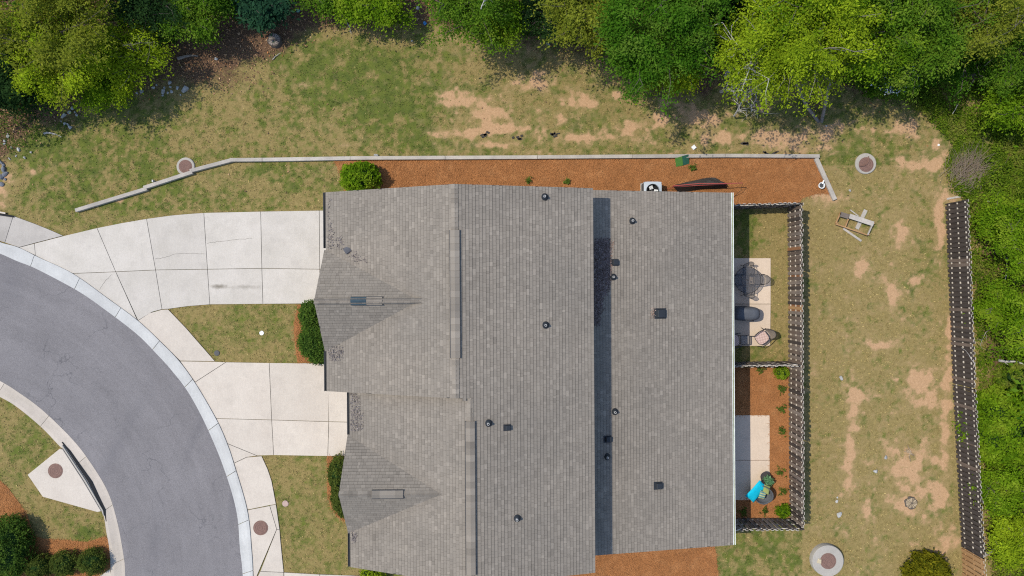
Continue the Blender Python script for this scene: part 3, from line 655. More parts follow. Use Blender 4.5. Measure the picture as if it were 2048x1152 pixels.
# ridge caps, ridge vents
def caprun(parent, a_, b_, wid, dz, name='ridge_cap', side=(1, 0, 0), s1=.3, s2=.3, step=.2):
    a_ = Vector(a_); b_ = Vector(b_); d = (b_ - a_); n = int(d.length / step); mb = MB(); sd_ = Vector(side)
    for i in range(n):
        p = a_ + d * (i / n); q = a_ + d * ((i + 1) / n) ; tn = random.gauss(0, .09)
        z0 = Vector((0, 0, dz + .018)); z1 = Vector((0, 0, dz + .004)); L_ = -sd_ * wid - Vector((0, 0, wid * s1)); R_ = sd_ * wid - Vector((0, 0, wid * s2))
        vs = [p + L_ + z0, p + z0, p + R_ + z0, q + L_ + z1, q + z1, q + R_ + z1]
        vs += [v - Vector((0, 0, dz + .03)) for v in (vs[0], vs[2], vs[3], vs[5])]
        mb.add(vs, [(0, 1, 4, 3), (1, 2, 5, 4), (6, 0, 3, 8), (2, 7, 9, 5)], tn)
        mb.add([p + L_ + z0 - Vector((0, 0, dz + .03)), p + L_ + z0, p + z0, p + R_ + z0, p + R_ + z0 - Vector((0, 0, dz + .03))], [(0, 1, 2, 3, 4)], tn - .3)
    return mb.build(name, M['shingle'], parent)
caprun(roof, (XR, YM, ZR), (XR, YN, ZR), .15, .02, s1=SW, s2=SE); caprun(roof, (XR2, YS, ZR2), (XR2, YM - .03, ZR2), .15, .02, s1=SW, s2=SE)
for g_ in (G1, G2): caprun(roof, (g_['x0'], g_['y'], g_['z']), (g_['x1'] + .1, g_['y'], g_['z']), .14, .02, side=(0, 1, 0), s1=g_['s'], s2=g_['s'])
def ridgevent(a_, b_, wid, side, s1, s2):
    o = caprun(roof, a_, b_, wid, .07, 'ridge_vent', side, s1, s2, .28)
    a_ = Vector(a_); b_ = Vector(b_); mb = MB(); d = (b_ - a_).normalized(); sd_ = Vector(side)
    for k, s_ in ((-1, s1), (1, s2)):
        off = sd_ * k * (wid + .012) + Vector((0, 0, .045 - wid * s_))
        mb.beam(a_ + off - d * .01, b_ + off + d * .01, .03, .06)
    mb.build('vent_slot', M['vent_black'], o)
v1a, v1b = HP(906, 716, 7.0), HP(906, 460, 7.0); v2a, v2b = HP(934, 1160, 6.85), HP(934, 843, 6.85)
ridgevent((XR, v1a.y, ZR), (XR, v1b.y, ZR), .2, (1, 0, 0), SW * .8, SE * .8)
ridgevent((XR2, YS + .5, ZR2), (XR2, v2b.y, ZR2), .2, (1, 0, 0), SW * .8, SE * .8)
q0, q1 = HP(701, 600, 6.4).x, HP(764, 600, 6.4).x; ridgevent((q0, G1['y'], G1['z']), (q1, G1['y'], G1['z']), .17, (0, 1, 0), .5, .5)
mb = MB(); xm = HP(732, 600, 6.4).x; mb.add([(q0, G1['y'] - .17, G1['z'] + .02), (q0, G1['y'], G1['z'] + .105), (q0, G1['y'] + .17, G1['z'] + .02), (xm, G1['y'] - .17, G1['z'] + .02), (xm, G1['y'], G1['z'] + .105), (xm, G1['y'] + .17, G1['z'] + .02)], [(0, 3, 4, 1), (1, 4, 5, 2), (0, 1, 2)])
o = mb.build('bare_vent_cover', mat('blue_grey_vent', (.035, .06, .075), rough=.5), roof); o['label'] = 'uncovered dark blue-grey half of the gable ridge vent'
q0, q1 = HP(743, 990, 6.4).x, HP(806, 990, 6.4).x; ridgevent((q0, G2['y'], G2['z']), (q1, G2['y'], G2['z']), .17, (0, 1, 0), .5, .5)
# pipe vents and box vents on the slopes
def onroof(px, py, zf):
    z = 5.0
    for _ in range(25): p = HP(px, py, z); z = zf(p.x, p.y)
    return Vector((p.x, p.y, z))
def pipe(px, py, zf, par, h=.28):
    p = onroof(px, py, zf) + Vector((0, 0, .02)); mb = MB()
    o = MB().lathe([(.17, -.03), (.16, .03), (.11, .07), (.085, .16), (.07, .17)], p, 18).build('vent_pipe', M['vent_black'], par, smooth=True)
    MB().box(p, (.36, .30, .02), M=Matrix.Rotation(math.atan(SE), 3, 'Y')).build('flashing', M['shingle'], o)
    MB().lathe([(.052, .1), (.052, h), (.034, h), (.034, .12)], p, 14).build('pipe', M['vent_pale'], o)
    MB().lathe([(.034, h - .05), (.0335, h - .03)], p, 14).build('bore', M['void'], o)
def boxvent(px, py, zf, par, sz=.42, s_=SE, h=.16):
    p = onroof(px, py, zf); R = Matrix.Rotation(math.atan(s_), 3, 'Y'); mb = MB()
    o = MB().box(p + R @ Vector((0, 0, .02)), (sz * 1.3, sz * 1.1, .02), M=R).build('box_vent', M['vent_black'], par)
    mb.add([p + R @ Vector(v) for v in [(-sz * .5, -sz * .42, .02), (sz * .5, -sz * .42, .02), (sz * .5, sz * .42, .02), (-sz * .5, sz * .42, .02), (-sz * .3, -sz * .38, h), (sz * .5, -sz * .4, h), (sz * .5, sz * .4, h), (-sz * .3, sz * .38, h)]],
           [(4, 5, 6, 7), (0, 1, 5, 4), (1, 2, 6, 5), (2, 3, 7, 6), (3, 0, 4, 7)])
    mb.build('hood', M['vent_black'], o, bevel=.02)
for q in [(1089, 394), (1091, 650), (977, 846), (1034, 1036)]: pipe(*q, zE, roof)
for q in [(1264, 442), (1226, 554), (1229, 823), (1214, 913)]: pipe(*q, zL, lowroof)
boxvent(1014, 855, zE, roof, .26); boxvent(1229, 525, zL, lowroof, .3, SL); boxvent(1320, 627, zL, lowroof, .46, SL); boxvent(1215, 878, zL, lowroof, .3, SL); boxvent(1316, 971, zL, lowroof, .34, SL)
# walls, gables, gutters, openings
mb = MB(); w = .42
mb.prism([(XW1 + w, YN - .3), (XE - w, YN - .3), (XE - w, YS + .3), (XW2 + w, YS + .3), (XW2 + w, YM), (XW1 + w, YM)], 0, 4.6)
mb.prism([(XE - w, YLN - .4), (XL1 - w, YLN - .4), (XL1 - w, YLS + .4), (XE - w, YLS + .4)], 0, 2.68)
def fill(pts, dx, dy): mb.add([Vector(p) for p in pts] + [Vector(p) + Vector((dx, dy, 0)) for p in pts], [tuple(range(len(pts))), tuple(range(2 * len(pts) - 1, len(pts) - 1, -1))] + [(i, len(pts) + i, len(pts) + (i + 1) % len(pts), (i + 1) % len(pts)) for i in range(len(pts))])
fill([(XW1 + w, YN - .3, 4.55), (XE - w, YN - .3, 4.55), (XE - w, YN - .3, zE(XE - w, 0) - .16), (XR, YN - .3, ZR - .16), (XW1 + w, YN - .3, zW1(XW1 + w, 0) - .16)], 0, -.15)
fill([(XW2 + w, YS + .3, 4.55), (XE - w, YS + .3, 4.55), (XE - w, YS + .3, zE(XE - w, 0) - .16), (XR2, YS + .3, ZR2 - .16), (XW2 + w, YS + .3, zW2(XW2 + w, 0) - .16)], 0, .15)
fill([(XE - w, YN - .45, 4.5), (XE - w, YS + .45, 4.5), (XE - w, YS + .45, zE(XE - w, 0) - .15), (XE - w, YN - .45, zE(XE - w, 0) - .15)], -.15, 0)
fill([(XW2 + w, YM + .02, 4.62), (XR2, YM + .02, ZR2 + .0), (XR, YM + .02, ZR - .15), (XW1 + w, YM + .02, zW1(XW1 + w, 0) - .15)], 0, .12)
for g_ in (G1, G2): fill([(g_['x0'] + .35, g_['y'] - g_['h'] + .1, 4.58), (g_['x0'] + .35, g_['y'] + g_['h'] - .1, 4.58), (g_['x0'] + .35, g_['y'], g_['z'] - .22)], .15, 0)
for ya, s_ in ((YLN - .4, -1), (YLS + .4, 1)): fill([(XE - w, ya, 2.6), (XL1 - w, ya, 2.6), (XL1 - w, ya, zL(XL1 - w, 0) - .16), (XE - w, ya, zL(XE - w, 0) - .16)], 0, s_ * .15)
mb.build('wall', M['siding'], house, HL)
def gutter(x, y0, y1, z, mt, inner, name='gutter'):
    m_ = MB(); m_.box((x, (y0 + y1) / 2, z - .06), (.02, abs(y1 - y0), .12)); m_.box((x + .08, (y0 + y1) / 2, z - .06), (.02, abs(y1 - y0), .12)); m_.box((x + .04, (y0 + y1) / 2, z - .115), (.09, abs(y1 - y0), .012)); o = m_.build(name, mt, house, HL)
    mb2 = MB(); mb2.box((x + .04, (y0 + y1) / 2, z - .07), (.056, abs(y1 - y0) - .02, .03)); mb2.build('gutter_muck', inner, o); return o
gutter(XL1 + .05, YLS + .02, YLN, zL(XL1, 0) + .05, M['trim'], mat('gutter_algae', (.24, .27, .13)))
for y0, y1 in ((1.9, YN), (YM, -2.85)): gutter(XW1 - .15, y0, y1, zW1(XW1, 0), M['gutter_dark'], M['void'])
for y0, y1 in ((YM, -6.7), (YS, -11.2)): gutter(XW2 - .15, y0, y1, zW2(XW2, 0), M['gutter_dark'], M['void'])
def rough_panel(name, c, size, mt, sub=None, smt=None):
    o = MB().box(c, size).build(name, mt, house, HL)
    if sub: 
        for cc_, ss in sub[1]: MB().box(cc_, ss).build(sub[0], smt, o)
    return o
for yc, xw in ((2.9, XW1 + w), (-5.9, XW2 + w)):
    rough_panel('garage_door', (xw - .03, yc - (.1 if yc > 0 else .3), 1.1), (.06, 2.5 if yc > 0 else 2.3, 2.2), M['door'], ('panel', [((xw - .065, yc - (.1 if yc > 0 else .3) + dy, .3 + .53 * i), (.02, .52, .42)) for i in range(4) for dy in (-.85, -.28, .28, .85)]), M['trim'])
for yc, xw in ((-.5, XW1 + w), (-9, XW2 + w)):
    rough_panel('window', (xw - .02, yc, 1.5), (.06, 1.6, 1.3), M['trim'], ('pane', [((xw - .052, yc + dy, 1.5), (.01, .7, 1.15)) for dy in (-.38, .38)]), M['glass'])
for yc in (.3, -8.8):
    rough_panel('patio_door', (XL1 - w + .03, yc, 1.1), (.06, 1.9, 2.1), M['trim'], ('pane', [((XL1 - w + .062, yc + dy, 1.1), (.01, .82, 1.9)) for dy in (-.46, .46)]), M['glass'])
for yc in (3.0, -3.0, -5.6, -11.3):
    rough_panel('window', (XL1 - w + .02, yc, 1.5), (.06, 1.2, 1.2), M['trim'], ('pane', [((XL1 - w + .052, yc + dy, 1.5), (.01, .5, 1.05)) for dy in (-.28, .28)]), M['glass'])
# leaf debris lying on the roofs
def debris(poly, zf, n, size, pal_, label, zoff=.03):
    xs = [q[0] for q in poly]; ys = [q[1] for q in poly]; px = rng.uniform(min(xs), max(xs), n); py = rng.uniform(min(ys), max(ys), n)
    ok = pip(px + rng.normal(0, 2.6, n), py + rng.normal(0, 5, n), poly) & (px < max(xs)); px, py = px[ok], py[ok]; pts = []
    for a_, b2 in zip(px, py):
        z = zf(0, 0) if False else 4.5
        for _ in range(8): p = HP(a_, b2, z); z = zf(p.x, p.y)
        c_, s_ = math.cos(HT), math.sin(HT); r = Vector((p.x, p.y)) - HC.xy
        pts.append((HC.x + r.x * c_ - r.y * s_, HC.y + r.x * s_ + r.y * c_, z))
    pts = np.array(pts); k = len(pts); pal_ = np.array(pal_)
    flakes('roof_debris', pts[:, 0], pts[:, 1], pts[:, 2] + zoff + rng.uniform(0, .04, k), size, pal_[rng.integers(0, len(pal_), k)] * rng.uniform(.7, 1.3, k)[:, None], label, 'debris')
grp = [[.17, .15, .14], [.19, .165, .155], [.12, .103, .096], [.18, .15, .13]]; brn = [[.15, .12, .12], [.11, .085, .08], [.19, .15, .14], [.09, .065, .055]]
max2 = lambda a_, b2: (lambda x, y: max(a_(x, y), b2(x, y)))
debris([(655, 395), (659, 400), (662, 450), (668, 470), (682, 475), (690, 492), (682, 500), (664, 492), (656, 495)], max2(zW1, zG(G1)), 560, .045, grp, 'grey leaf debris in the valley beside the north driveway')
debris([(695, 503), (712, 508), (735, 522), (734, 528), (715, 522), (700, 512)], max2(zW1, zG(G1)), 220, .035, [[.15, .12, .115], [.2, .165, .15]], 'thin trail of debris running up the first roof valley')
debris([(657, 702), (676, 695), (690, 693), (686, 707), (672, 722), (658, 720)], max2(zW1, zG(G1)), 330, .045, grp, 'grey leaf debris in the valley above the front hedge')
debris([(701, 786), (716, 784), (717, 800), (720, 820), (725, 838), (727, 858), (718, 860), (703, 862)], max2(zW2, zG(G2)), 450, .045, grp, 'grey leaf debris below the step between the two front roofs')
debris([(704, 1063), (712, 1062), (714, 1072), (710, 1086), (704, 1084)], max2(zW2, zG(G2)), 160, .045, grp, 'small clump of debris in the lowest roof valley')
debris([(1187, 480), (1215, 476), (1222, 480), (1222, 550), (1218, 580), (1206, 596), (1200, 640), (1197, 650), (1187, 652)], zL, 4200, .045, brn, 'dark leaf litter on the shaded lower roof', .02)
debris([(1220, 480), (1228, 485), (1227, 500), (1224, 545), (1220, 545)], zL, 160, .03, [[.24, .15, .11]], 'reddish pine needles beside the lower roof vents', .02)
debris([(1303, 618), (1312, 615), (1310, 640), (1299, 638)], zL, 110, .03, [[.24, .15, .11], [.28, .2, .16]], 'small clump of needles against the square roof vent', .02)
p = onroof(695, 500, max2(zW1, zG(G1))); pt = MB(); R = Matrix.Rotation(-.9, 3, 'Z') @ Matrix.Rotation(-.35, 3, 'Y')
for i in range(3): pt.box(p + Vector((.0, .0, .04)) + R @ Vector((-.1 + i * .1, 0, .01 * i)), (.12, .3, .02), M=R, tone=-.1 * i)
o = pt.build('loose_shingle', mat('slate_shingle', (.085, .085, .095), rough=.8), house, HL); o['label'] = 'loose dark shingle tabs lying in the valley'

# ---------------------------------------------------------------- fences
FH = 1.75
def board_mesh(name, mt, w=.158, h=FH):
    mb = MB(); hw, th = w / 2, .011; z0 = .03
    pts = [(-hw, z0), (hw, z0), (hw, h - .03), (hw - .03, h), (-hw + .03, h), (-hw, h - .03)]
    vs = [(x, -th, z) for x, z in pts] + [(x, th, z) for x, z in pts]; n = 6
    mb.add(vs, [tuple(range(n)), tuple(range(2 * n - 1, n - 1, -1))] + [(i, n + i, n + (i + 1) % n, (i + 1) % n) for i in range(n)])
    me = bpy.data.meshes.new(name); me.from_pydata(mb.v, [], mb.f); me.materials.append(mt); me.materials.append(M['rail_pale'])
    me.polygons.foreach_set('material_index', [0, 0, 0, 0, 1, 1, 1, 0]); me.update(); return me
BM = {k: board_mesh('board', M[k]) for k in ('fence_grey', 'fence_top', 'fence_new', 'fence_orange', 'fence_dark')}
def fence_run(root, A, B_, pick, pitch=.256, rail='rail_pale'):
    A = Vector((A.x, A.y, 0)); B_ = Vector((B_.x, B_.y, 0)); d = (B_ - A); L = d.length; d.normalize(); nrm = Vector((-d.y, d.x, 0)); ang = math.atan2(d.y, d.x)
    n = int(L / pitch)
    for i in range(n):
        for s_, off in ((1, .25), (-1, .75)):
            u = (i + off) * pitch; p = A + d * u + nrm * s_ * .034
            o = bpy.data.objects.new('board', BM[pick(u / L, s_)]); o.location = p - root.location + Vector((0, 0, random.uniform(-.03, .03)))
            o.rotation_euler = (random.gauss(0, .008), random.gauss(0, .012), ang + random.gauss(0, .03)); link(o, root)
    for z in (.28, .92, 1.52):
        MB().beam(A + Vector((0, 0, z)) - root.location, B_ + Vector((0, 0, z)) - root.location, .046, .05).build('rail', M[rail], root)
    m = max(1, round(L / 2.4))
    for i in range(m + 1):
        p = A + d * (L * i / m) - root.location; MB().box(p + Vector((0, 0, .86)), (.055, .085, 1.7), rz=ang).build('post', M['fence_dark'], root)
f1 = thing('wooden_fence', 'weathered shadowbox fence enclosing the two patios behind the house', 'fence', (P(1578, 570).x, P(1578, 570).y, 0))
def pk1(u, s_):
    if abs(u - .222) < .006 or abs(u - .322) < .008: return 'fence_orange' if s_ > 0 else 'fence_new'
    r = random.random(); return 'fence_orange' if (r < .05 and .1 < u < .4) else 'fence_grey' if r < .55 else 'fence_top' if r < .8 else 'fence_dark'
ne, se = P(1604, 406, FH), P(1608, 1060, FH)
fence_run(f1, ne, se, pk1)
pk2 = lambda u, s_: random.choice(['fence_grey', 'fence_top', 'fence_dark'])
fence_run(f1, P(1436, 411, FH), ne - Vector((.12, 0, 0)), pk2)
k = .5; fence_run(f1, P(1436, 733, FH), P(1600, 731, FH), pk2); fence_run(f1, P(1436, 1060, FH), se - Vector((.12, 0, 0)), pk2)
f2 = thing('wooden_fence', 'long dark weathered fence between the back lawn and the undergrowth', 'fence', (P(1915, 780).x, P(1915, 780).y, 0))
pk3 = lambda u, s_: 'fence_grey' if random.random() < .06 else 'fence_dark'
A1, A2, A3 = P(1936, 400, FH), P(1951, 780, FH), P(1969, 1118, FH); A4 = P(1974, 1230, FH)
fence_run(f2, A1, A2, pk3, rail='rail_pale'); fence_run(f2, A2, A3, pk3, rail='rail_pale')
fence_run(f2, A3, A4, lambda u, s_: 'fence_new', rail='fence_new')
o = MB().beam(P(1968, 1112, .9), P(2010, 1084, .05), .09, .09).build('fence_brace', M['timber']); tag(o, 'grey diagonal brace post leaning on the back fence', 'brace')
o = MB().box(P(1597, 951, 1.0) + Vector((0, 0, 0)), (.06, .12, .08)).build('tag', M['redtag'], f1); o.location = -f1.location; o['label'] = 'small red tag fixed to a board'

# ---------------------------------------------------------------- timber edging
te = thing('timber_edging', 'weathered landscape timbers edging the north straw bed and lawn', 'edging', P(900, 317))
TM = [((155, 421.5), (297, 378)), ((291, 376.5), (388, 345)), ((383, 343), (466, 321)), ((463, 321), (527, 320.5)), ((527.5, 320.5), (702, 317.5)), ((702.5, 317.5), (891, 316.5)), ((891.5, 316.5), (1074.5, 315.5)), ((1075, 315.5), (1263, 314)), ((1263.5, 314), (1448, 312.5)), ((1448.5, 312.5), (1636, 313.5))]
for i, (a_, b2) in enumerate(TM):
    zz = .10 + (.012 if i % 2 else 0); p, q = P(*a_) - te.location, P(*b2) - te.location
    MB().beam(p + Vector((0, 0, zz)), q + Vector((0, 0, zz)), .19, .21, random.uniform(-.12, .12)).build('timber', M['timber'], te, bevel=.012)
o = MB().beam(P(1630, 317) - te.location + Vector((0, 0, .09)), P(1668, 400) - te.location + Vector((0, 0, .07)), .22, .16, -.05).build('timber', M['timber'], te, bevel=.012)
MB().box(P(309, 363) - te.location + Vector((0, 0, .11)), (.06, .12, .22)).build('stake', M['vent_pale'], te)

# ---------------------------------------------------------------- manholes
def manhole(px, py, r, rc, h, label, off=(0, 0), mt='manhole_concrete'):
    c_ = P(px, py, h); c_.z = 0; t_ = thing('manhole', label, 'manhole', c_)
    MB().lathe([(r + .02, -.03), (r + .015, h * .6), (r, h), (r - .03, h + .01), (.1, h + .012)], (0, 0, 0), 40).build('ring', M[mt], t_)
    lid(t_, (off[0], off[1], 0), rc, h + .018, 4); return t_
manhole(371, 333, .47, .32, .06, 'small concrete manhole touching the timber edging')
m2 = manhole(1732, 327, .54, .36, .08, 'concrete manhole with an off-centre lid near the bare soil', (0, -.06))
MB().tube([P(1721 + 14 * math.cos(a_), 319 + 14 * math.sin(a_)) - m2.location + Vector((0, 0, .15)) for a_ in np.linspace(-.4, 1.9, 9)], .03, 6).build('pull_ring', M['iron'], m2)
manhole(1656, 1122, .82, .39, .32, 'large raised concrete manhole near the bottom of the back lawn')
o = MB().add([(x * .12, y * .14, z) for z, x, y in [(0, -1, -.6), (0, .8, -1), (0, 1, .7), (0, -.3, 1), (.05, -.8, -.5), (.05, .7, -.8), (.05, .8, .6), (.05, -.2, .8)]], [(4, 5, 6, 7), (0, 1, 5, 4), (1, 2, 6, 5), (2, 3, 7, 6), (3, 0, 4, 7)]).build('stone_chip', mat('cream_stone', (.5, .42, .28)), None, P(1638, 1122, .32) + Vector((0, 0, .015)))
tag(o, 'cream stone chip lying on the large raised manhole', 'stone')
def flatlid(px, py, r, label, mt, name='utility_lid', sq=None, h=.03):
    c_ = P(px, py); mb = MB()
    if sq: mb.box((0, 0, h / 2), (sq, sq, h), rz=.7)
    else: mb.lathe([(r, 0), (r, h * .7), (r * .9, h), (.02, h)], (0, 0, 0), 20)
    o = mb.build(name, mt, None, c_); return tag(o, label, 'lid')
flatlid(523.5, 666, .12, 'small round white utility lid in the lawn between the driveways', M['white'])
flatlid(434, 706, .15, 'dark oval meter lid at the edge of the middle lawn', M['gutter_dark'])
flatlid(571, 1007, .17, 'round pinkish meter lid in the south front lawn', mat('pink_lid', (.42, .30, .26)))
flatlid(1387, 295, 0, 'small square white lid on the grass beside the timber edging', M['white'], sq=.2, h=.08)
flatlid(1877, 290, .06, 'tiny white cap in the bare earth patch at the upper right', M['white'])

# ---------------------------------------------------------------- foliage tools
def leaves(C, k, spread, size, up=.45, flat=.35, asp=.5, ctr=None):
    C = np.asarray(C); n = len(C) * k; c = np.repeat(C, k, 0); sp = np.repeat(np.broadcast_to(spread, len(C)), k)
    off = rng.normal(0, 1, (n, 3)) * np.stack([sp, sp, sp * flat], 1); c = c + off
    a_ = rng.uniform(0, math.tau, n); rad = np.hypot(off[:, 0], off[:, 1]); c[:, 2] -= .25 * rad
    if ctr is not None:
        ra = np.repeat(np.arctan2(C[:, 1] - ctr[1], C[:, 0] - ctr[0]) + rng.normal(0, .5, len(C)), k); along = rng.normal(0, 1, n) * sp * 1.1
        c[:, 0] += np.cos(ra) * along; c[:, 1] += np.sin(ra) * along; c[:, 2] -= .35 * np.abs(along); a_ = ra + rng.normal(0, .8, n)
    L = size * rng.choice([.6, .8, 1., 1.25, 1.6], n) * rng.uniform(.8, 1.2, n)
    d = np.stack([np.cos(a_), np.sin(a_), rng.normal(-.15, up, n)], 1); d /= np.linalg.norm(d, axis=1)[:, None]
    s_ = np.stack([-np.sin(a_), np.cos(a_), rng.normal(0, up, n)], 1); s_ /= np.linalg.norm(s_, axis=1)[:, None]
    L = L[:, None]; V = np.stack([c - d * L * .5, c + s_ * L * asp * .5, c + d * L * .5, c - s_ * L * asp * .5], 1).reshape(-1, 3)
    tone = np.repeat(rng.normal(0, .2, len(C)), k) + rng.normal(0, .16, n)
    return V, np.arange(n * 4).reshape(n, 4), tone
def crown_obj(name, C, k, spread, size, mt, parent, loc, zmin=.05, **kw):
    V, F_, tn = leaves(C, k, spread, size, **kw); V[:, 2] = np.maximum(V[:, 2], zmin)
    me = mesh_np(name, V, F_, mt, tn); o = bpy.data.objects.new(name, me); o.location = loc; return link(o, parent)
def limb(mb, a_, b_, r0, r1, bend=.12, n=4, ns=6):
    a_ = Vector(a_); b_ = Vector(b_); L = (b_ - a_).length; m = [a_]
    off = Vector((random.gauss(0, 1), random.gauss(0, 1), random.gauss(.4, .5))) * L * bend
    for i in range(1, n): u = i / n; m.append(a_.lerp(b_, u) + off * math.sin(math.pi * u) + Vector([random.gauss(0, L * .02) for _ in range(3)]))
    m.append(b_); mb.tube(m, [r0 + (r1 - r0) * i / n for i in range(n + 1)], ns); return m
def tree(label, px, py, zc, R, lm, h=None, n=330, k=58, ls=.105, bark='bark_dark', base=None, gap=0.0, squash=.55, cat='tree', stems=1, spread=.2, group=None, limbs=9, name='tree'):
    c = P(px, py, zc); b0 = Vector((c.x, c.y, 0)) if base is None else base; Rz = min(R * squash, zc * .8); h = zc + Rz
    root = thing(name, label, cat, b0, 0, group); cl = c - b0; mb = MB(); CC = []
    for s_ in range(stems):
        o0 = Vector((s_ * .15, 0, -.05)); top = Vector((cl.x + random.gauss(0, R * .15), cl.y + random.gauss(0, R * .15), zc + Rz * .4))
        if stems > 1: top = top + Vector(((s_ - (stems - 1) / 2) * R * .8, 0, 0))
        tr = limb(mb, o0, top, (.07 + R * .035) * (.62 if stems > 1 else 1), .03, .05, 6, 8)
        for i in range(limbs):
            a_ = math.tau * (i + random.random() * .7) / limbs; f = random.uniform(.35, .95); st = tr[min(int(f * 6), 5)]
            rr = R * random.uniform(.6, .98); e = Vector((cl.x + math.cos(a_) * rr, cl.y + math.sin(a_) * rr, zc + random.uniform(-.5, .7) * Rz))
            e.z = max(e.z, .6)
            lb = limb(mb, st, e, .025 + R * .012, .012, .12, 4, 5)
            for j in range(5):
                p0 = lb[random.randint(1, 4)]; e2 = p0 + Vector((random.gauss(0, .3) + math.cos(a_) * .25, random.gauss(0, .3) + math.sin(a_) * .25, random.gauss(.1, .15))) * R
                e2.z = max(e2.z, .5); limb(mb, p0, e2, .018, .005, .1, 2, 4)
                for u in (.45, .75, 1.0): CC.append(p0.lerp(e2, u))
    mb.build('trunk', M[bark], root)
    m = n - len(CC) if n > len(CC) else 40
    th = rng.uniform(0, math.tau, m * 5); rr = np.sqrt(rng.uniform(0, 1, m * 5)); el = rng.uniform(-.15, 1, m * 5)
    lob = .72 + .5 * fbm(np.cos(th) * 1.6 + px * .37 + 9, np.sin(th) * 1.6 + py * .31 + 9, 21, 3)
    q = np.stack([cl.x + np.cos(th) * rr * R * lob, cl.y + np.sin(th) * rr * R * lob, zc + Rz * el * np.sqrt(np.maximum(1 - rr ** 2 * .9, 0)) * .95], 1)
    lump = fbm(q[:, 0] * 1.1 + px, q[:, 1] * 1.1 + py, 57, 2); q[:, 2] += (lump - .5) * 3.0 * min(1, R * .5)
    g_ = fbm(q[:, 0] * 1.5 + px, q[:, 1] * 1.5 + py, 31, 2); q = q[(g_ > .45 + gap) & (lump > .41)][:m]; q[:, 2] = np.maximum(q[:, 2], .5)
    CC = np.r_[np.array([tuple(v) for v in CC]), q]
    crown_obj('crown', CC, k, spread, ls, lm, root, (0, 0, 0), zmin=.15, ctr=(cl.x, cl.y))
    return root
LM = {'yg': leafmat('yellow_green_leaf', (.105, .165, .007), (.32, .42, .02)),
 'bright': leafmat('bright_green_leaf', (.06, .13, .006), (.19, .31, .014), (.26, .33, .03)),
 'mid': leafmat('mid_green_leaf', (.038, .095, .008), (.13, .235, .018), (.19, .26, .03)),
 'deep': leafmat('deep_green_leaf', (.024, .078, .006), (.085, .195, .014), (.14, .22, .03)),
 'olive': leafmat('olive_leaf', (.08, .108, .010), (.24, .265, .03)),
 'teal': leafmat('blue_green_leaf', (.012, .04, .022), (.035, .095, .045)),
 'dark': leafmat('dark_leaf', (.012, .032, .010), (.035, .075, .02)),  # dark leaves; on trees between crowns they paint the gap shade
 'box': leafmat('boxwood_leaf', (.035, .058, .012), (.125, .155, .03)),
 'hedge': leafmat('hedge_leaf', (.025, .062, .012), (.105, .175, .026)),
 'conifer': leafmat('golden_conifer_leaf', (.05, .065, .006), (.21, .19, .012)),
 'ivy': leafmat('undergrowth_leaf', (.045, .09, .010), (.19, .275, .02), (.24, .215, .06)),
 'weed': leafmat('weed_leaf', (.05, .095, .015), (.13, .19, .03))}
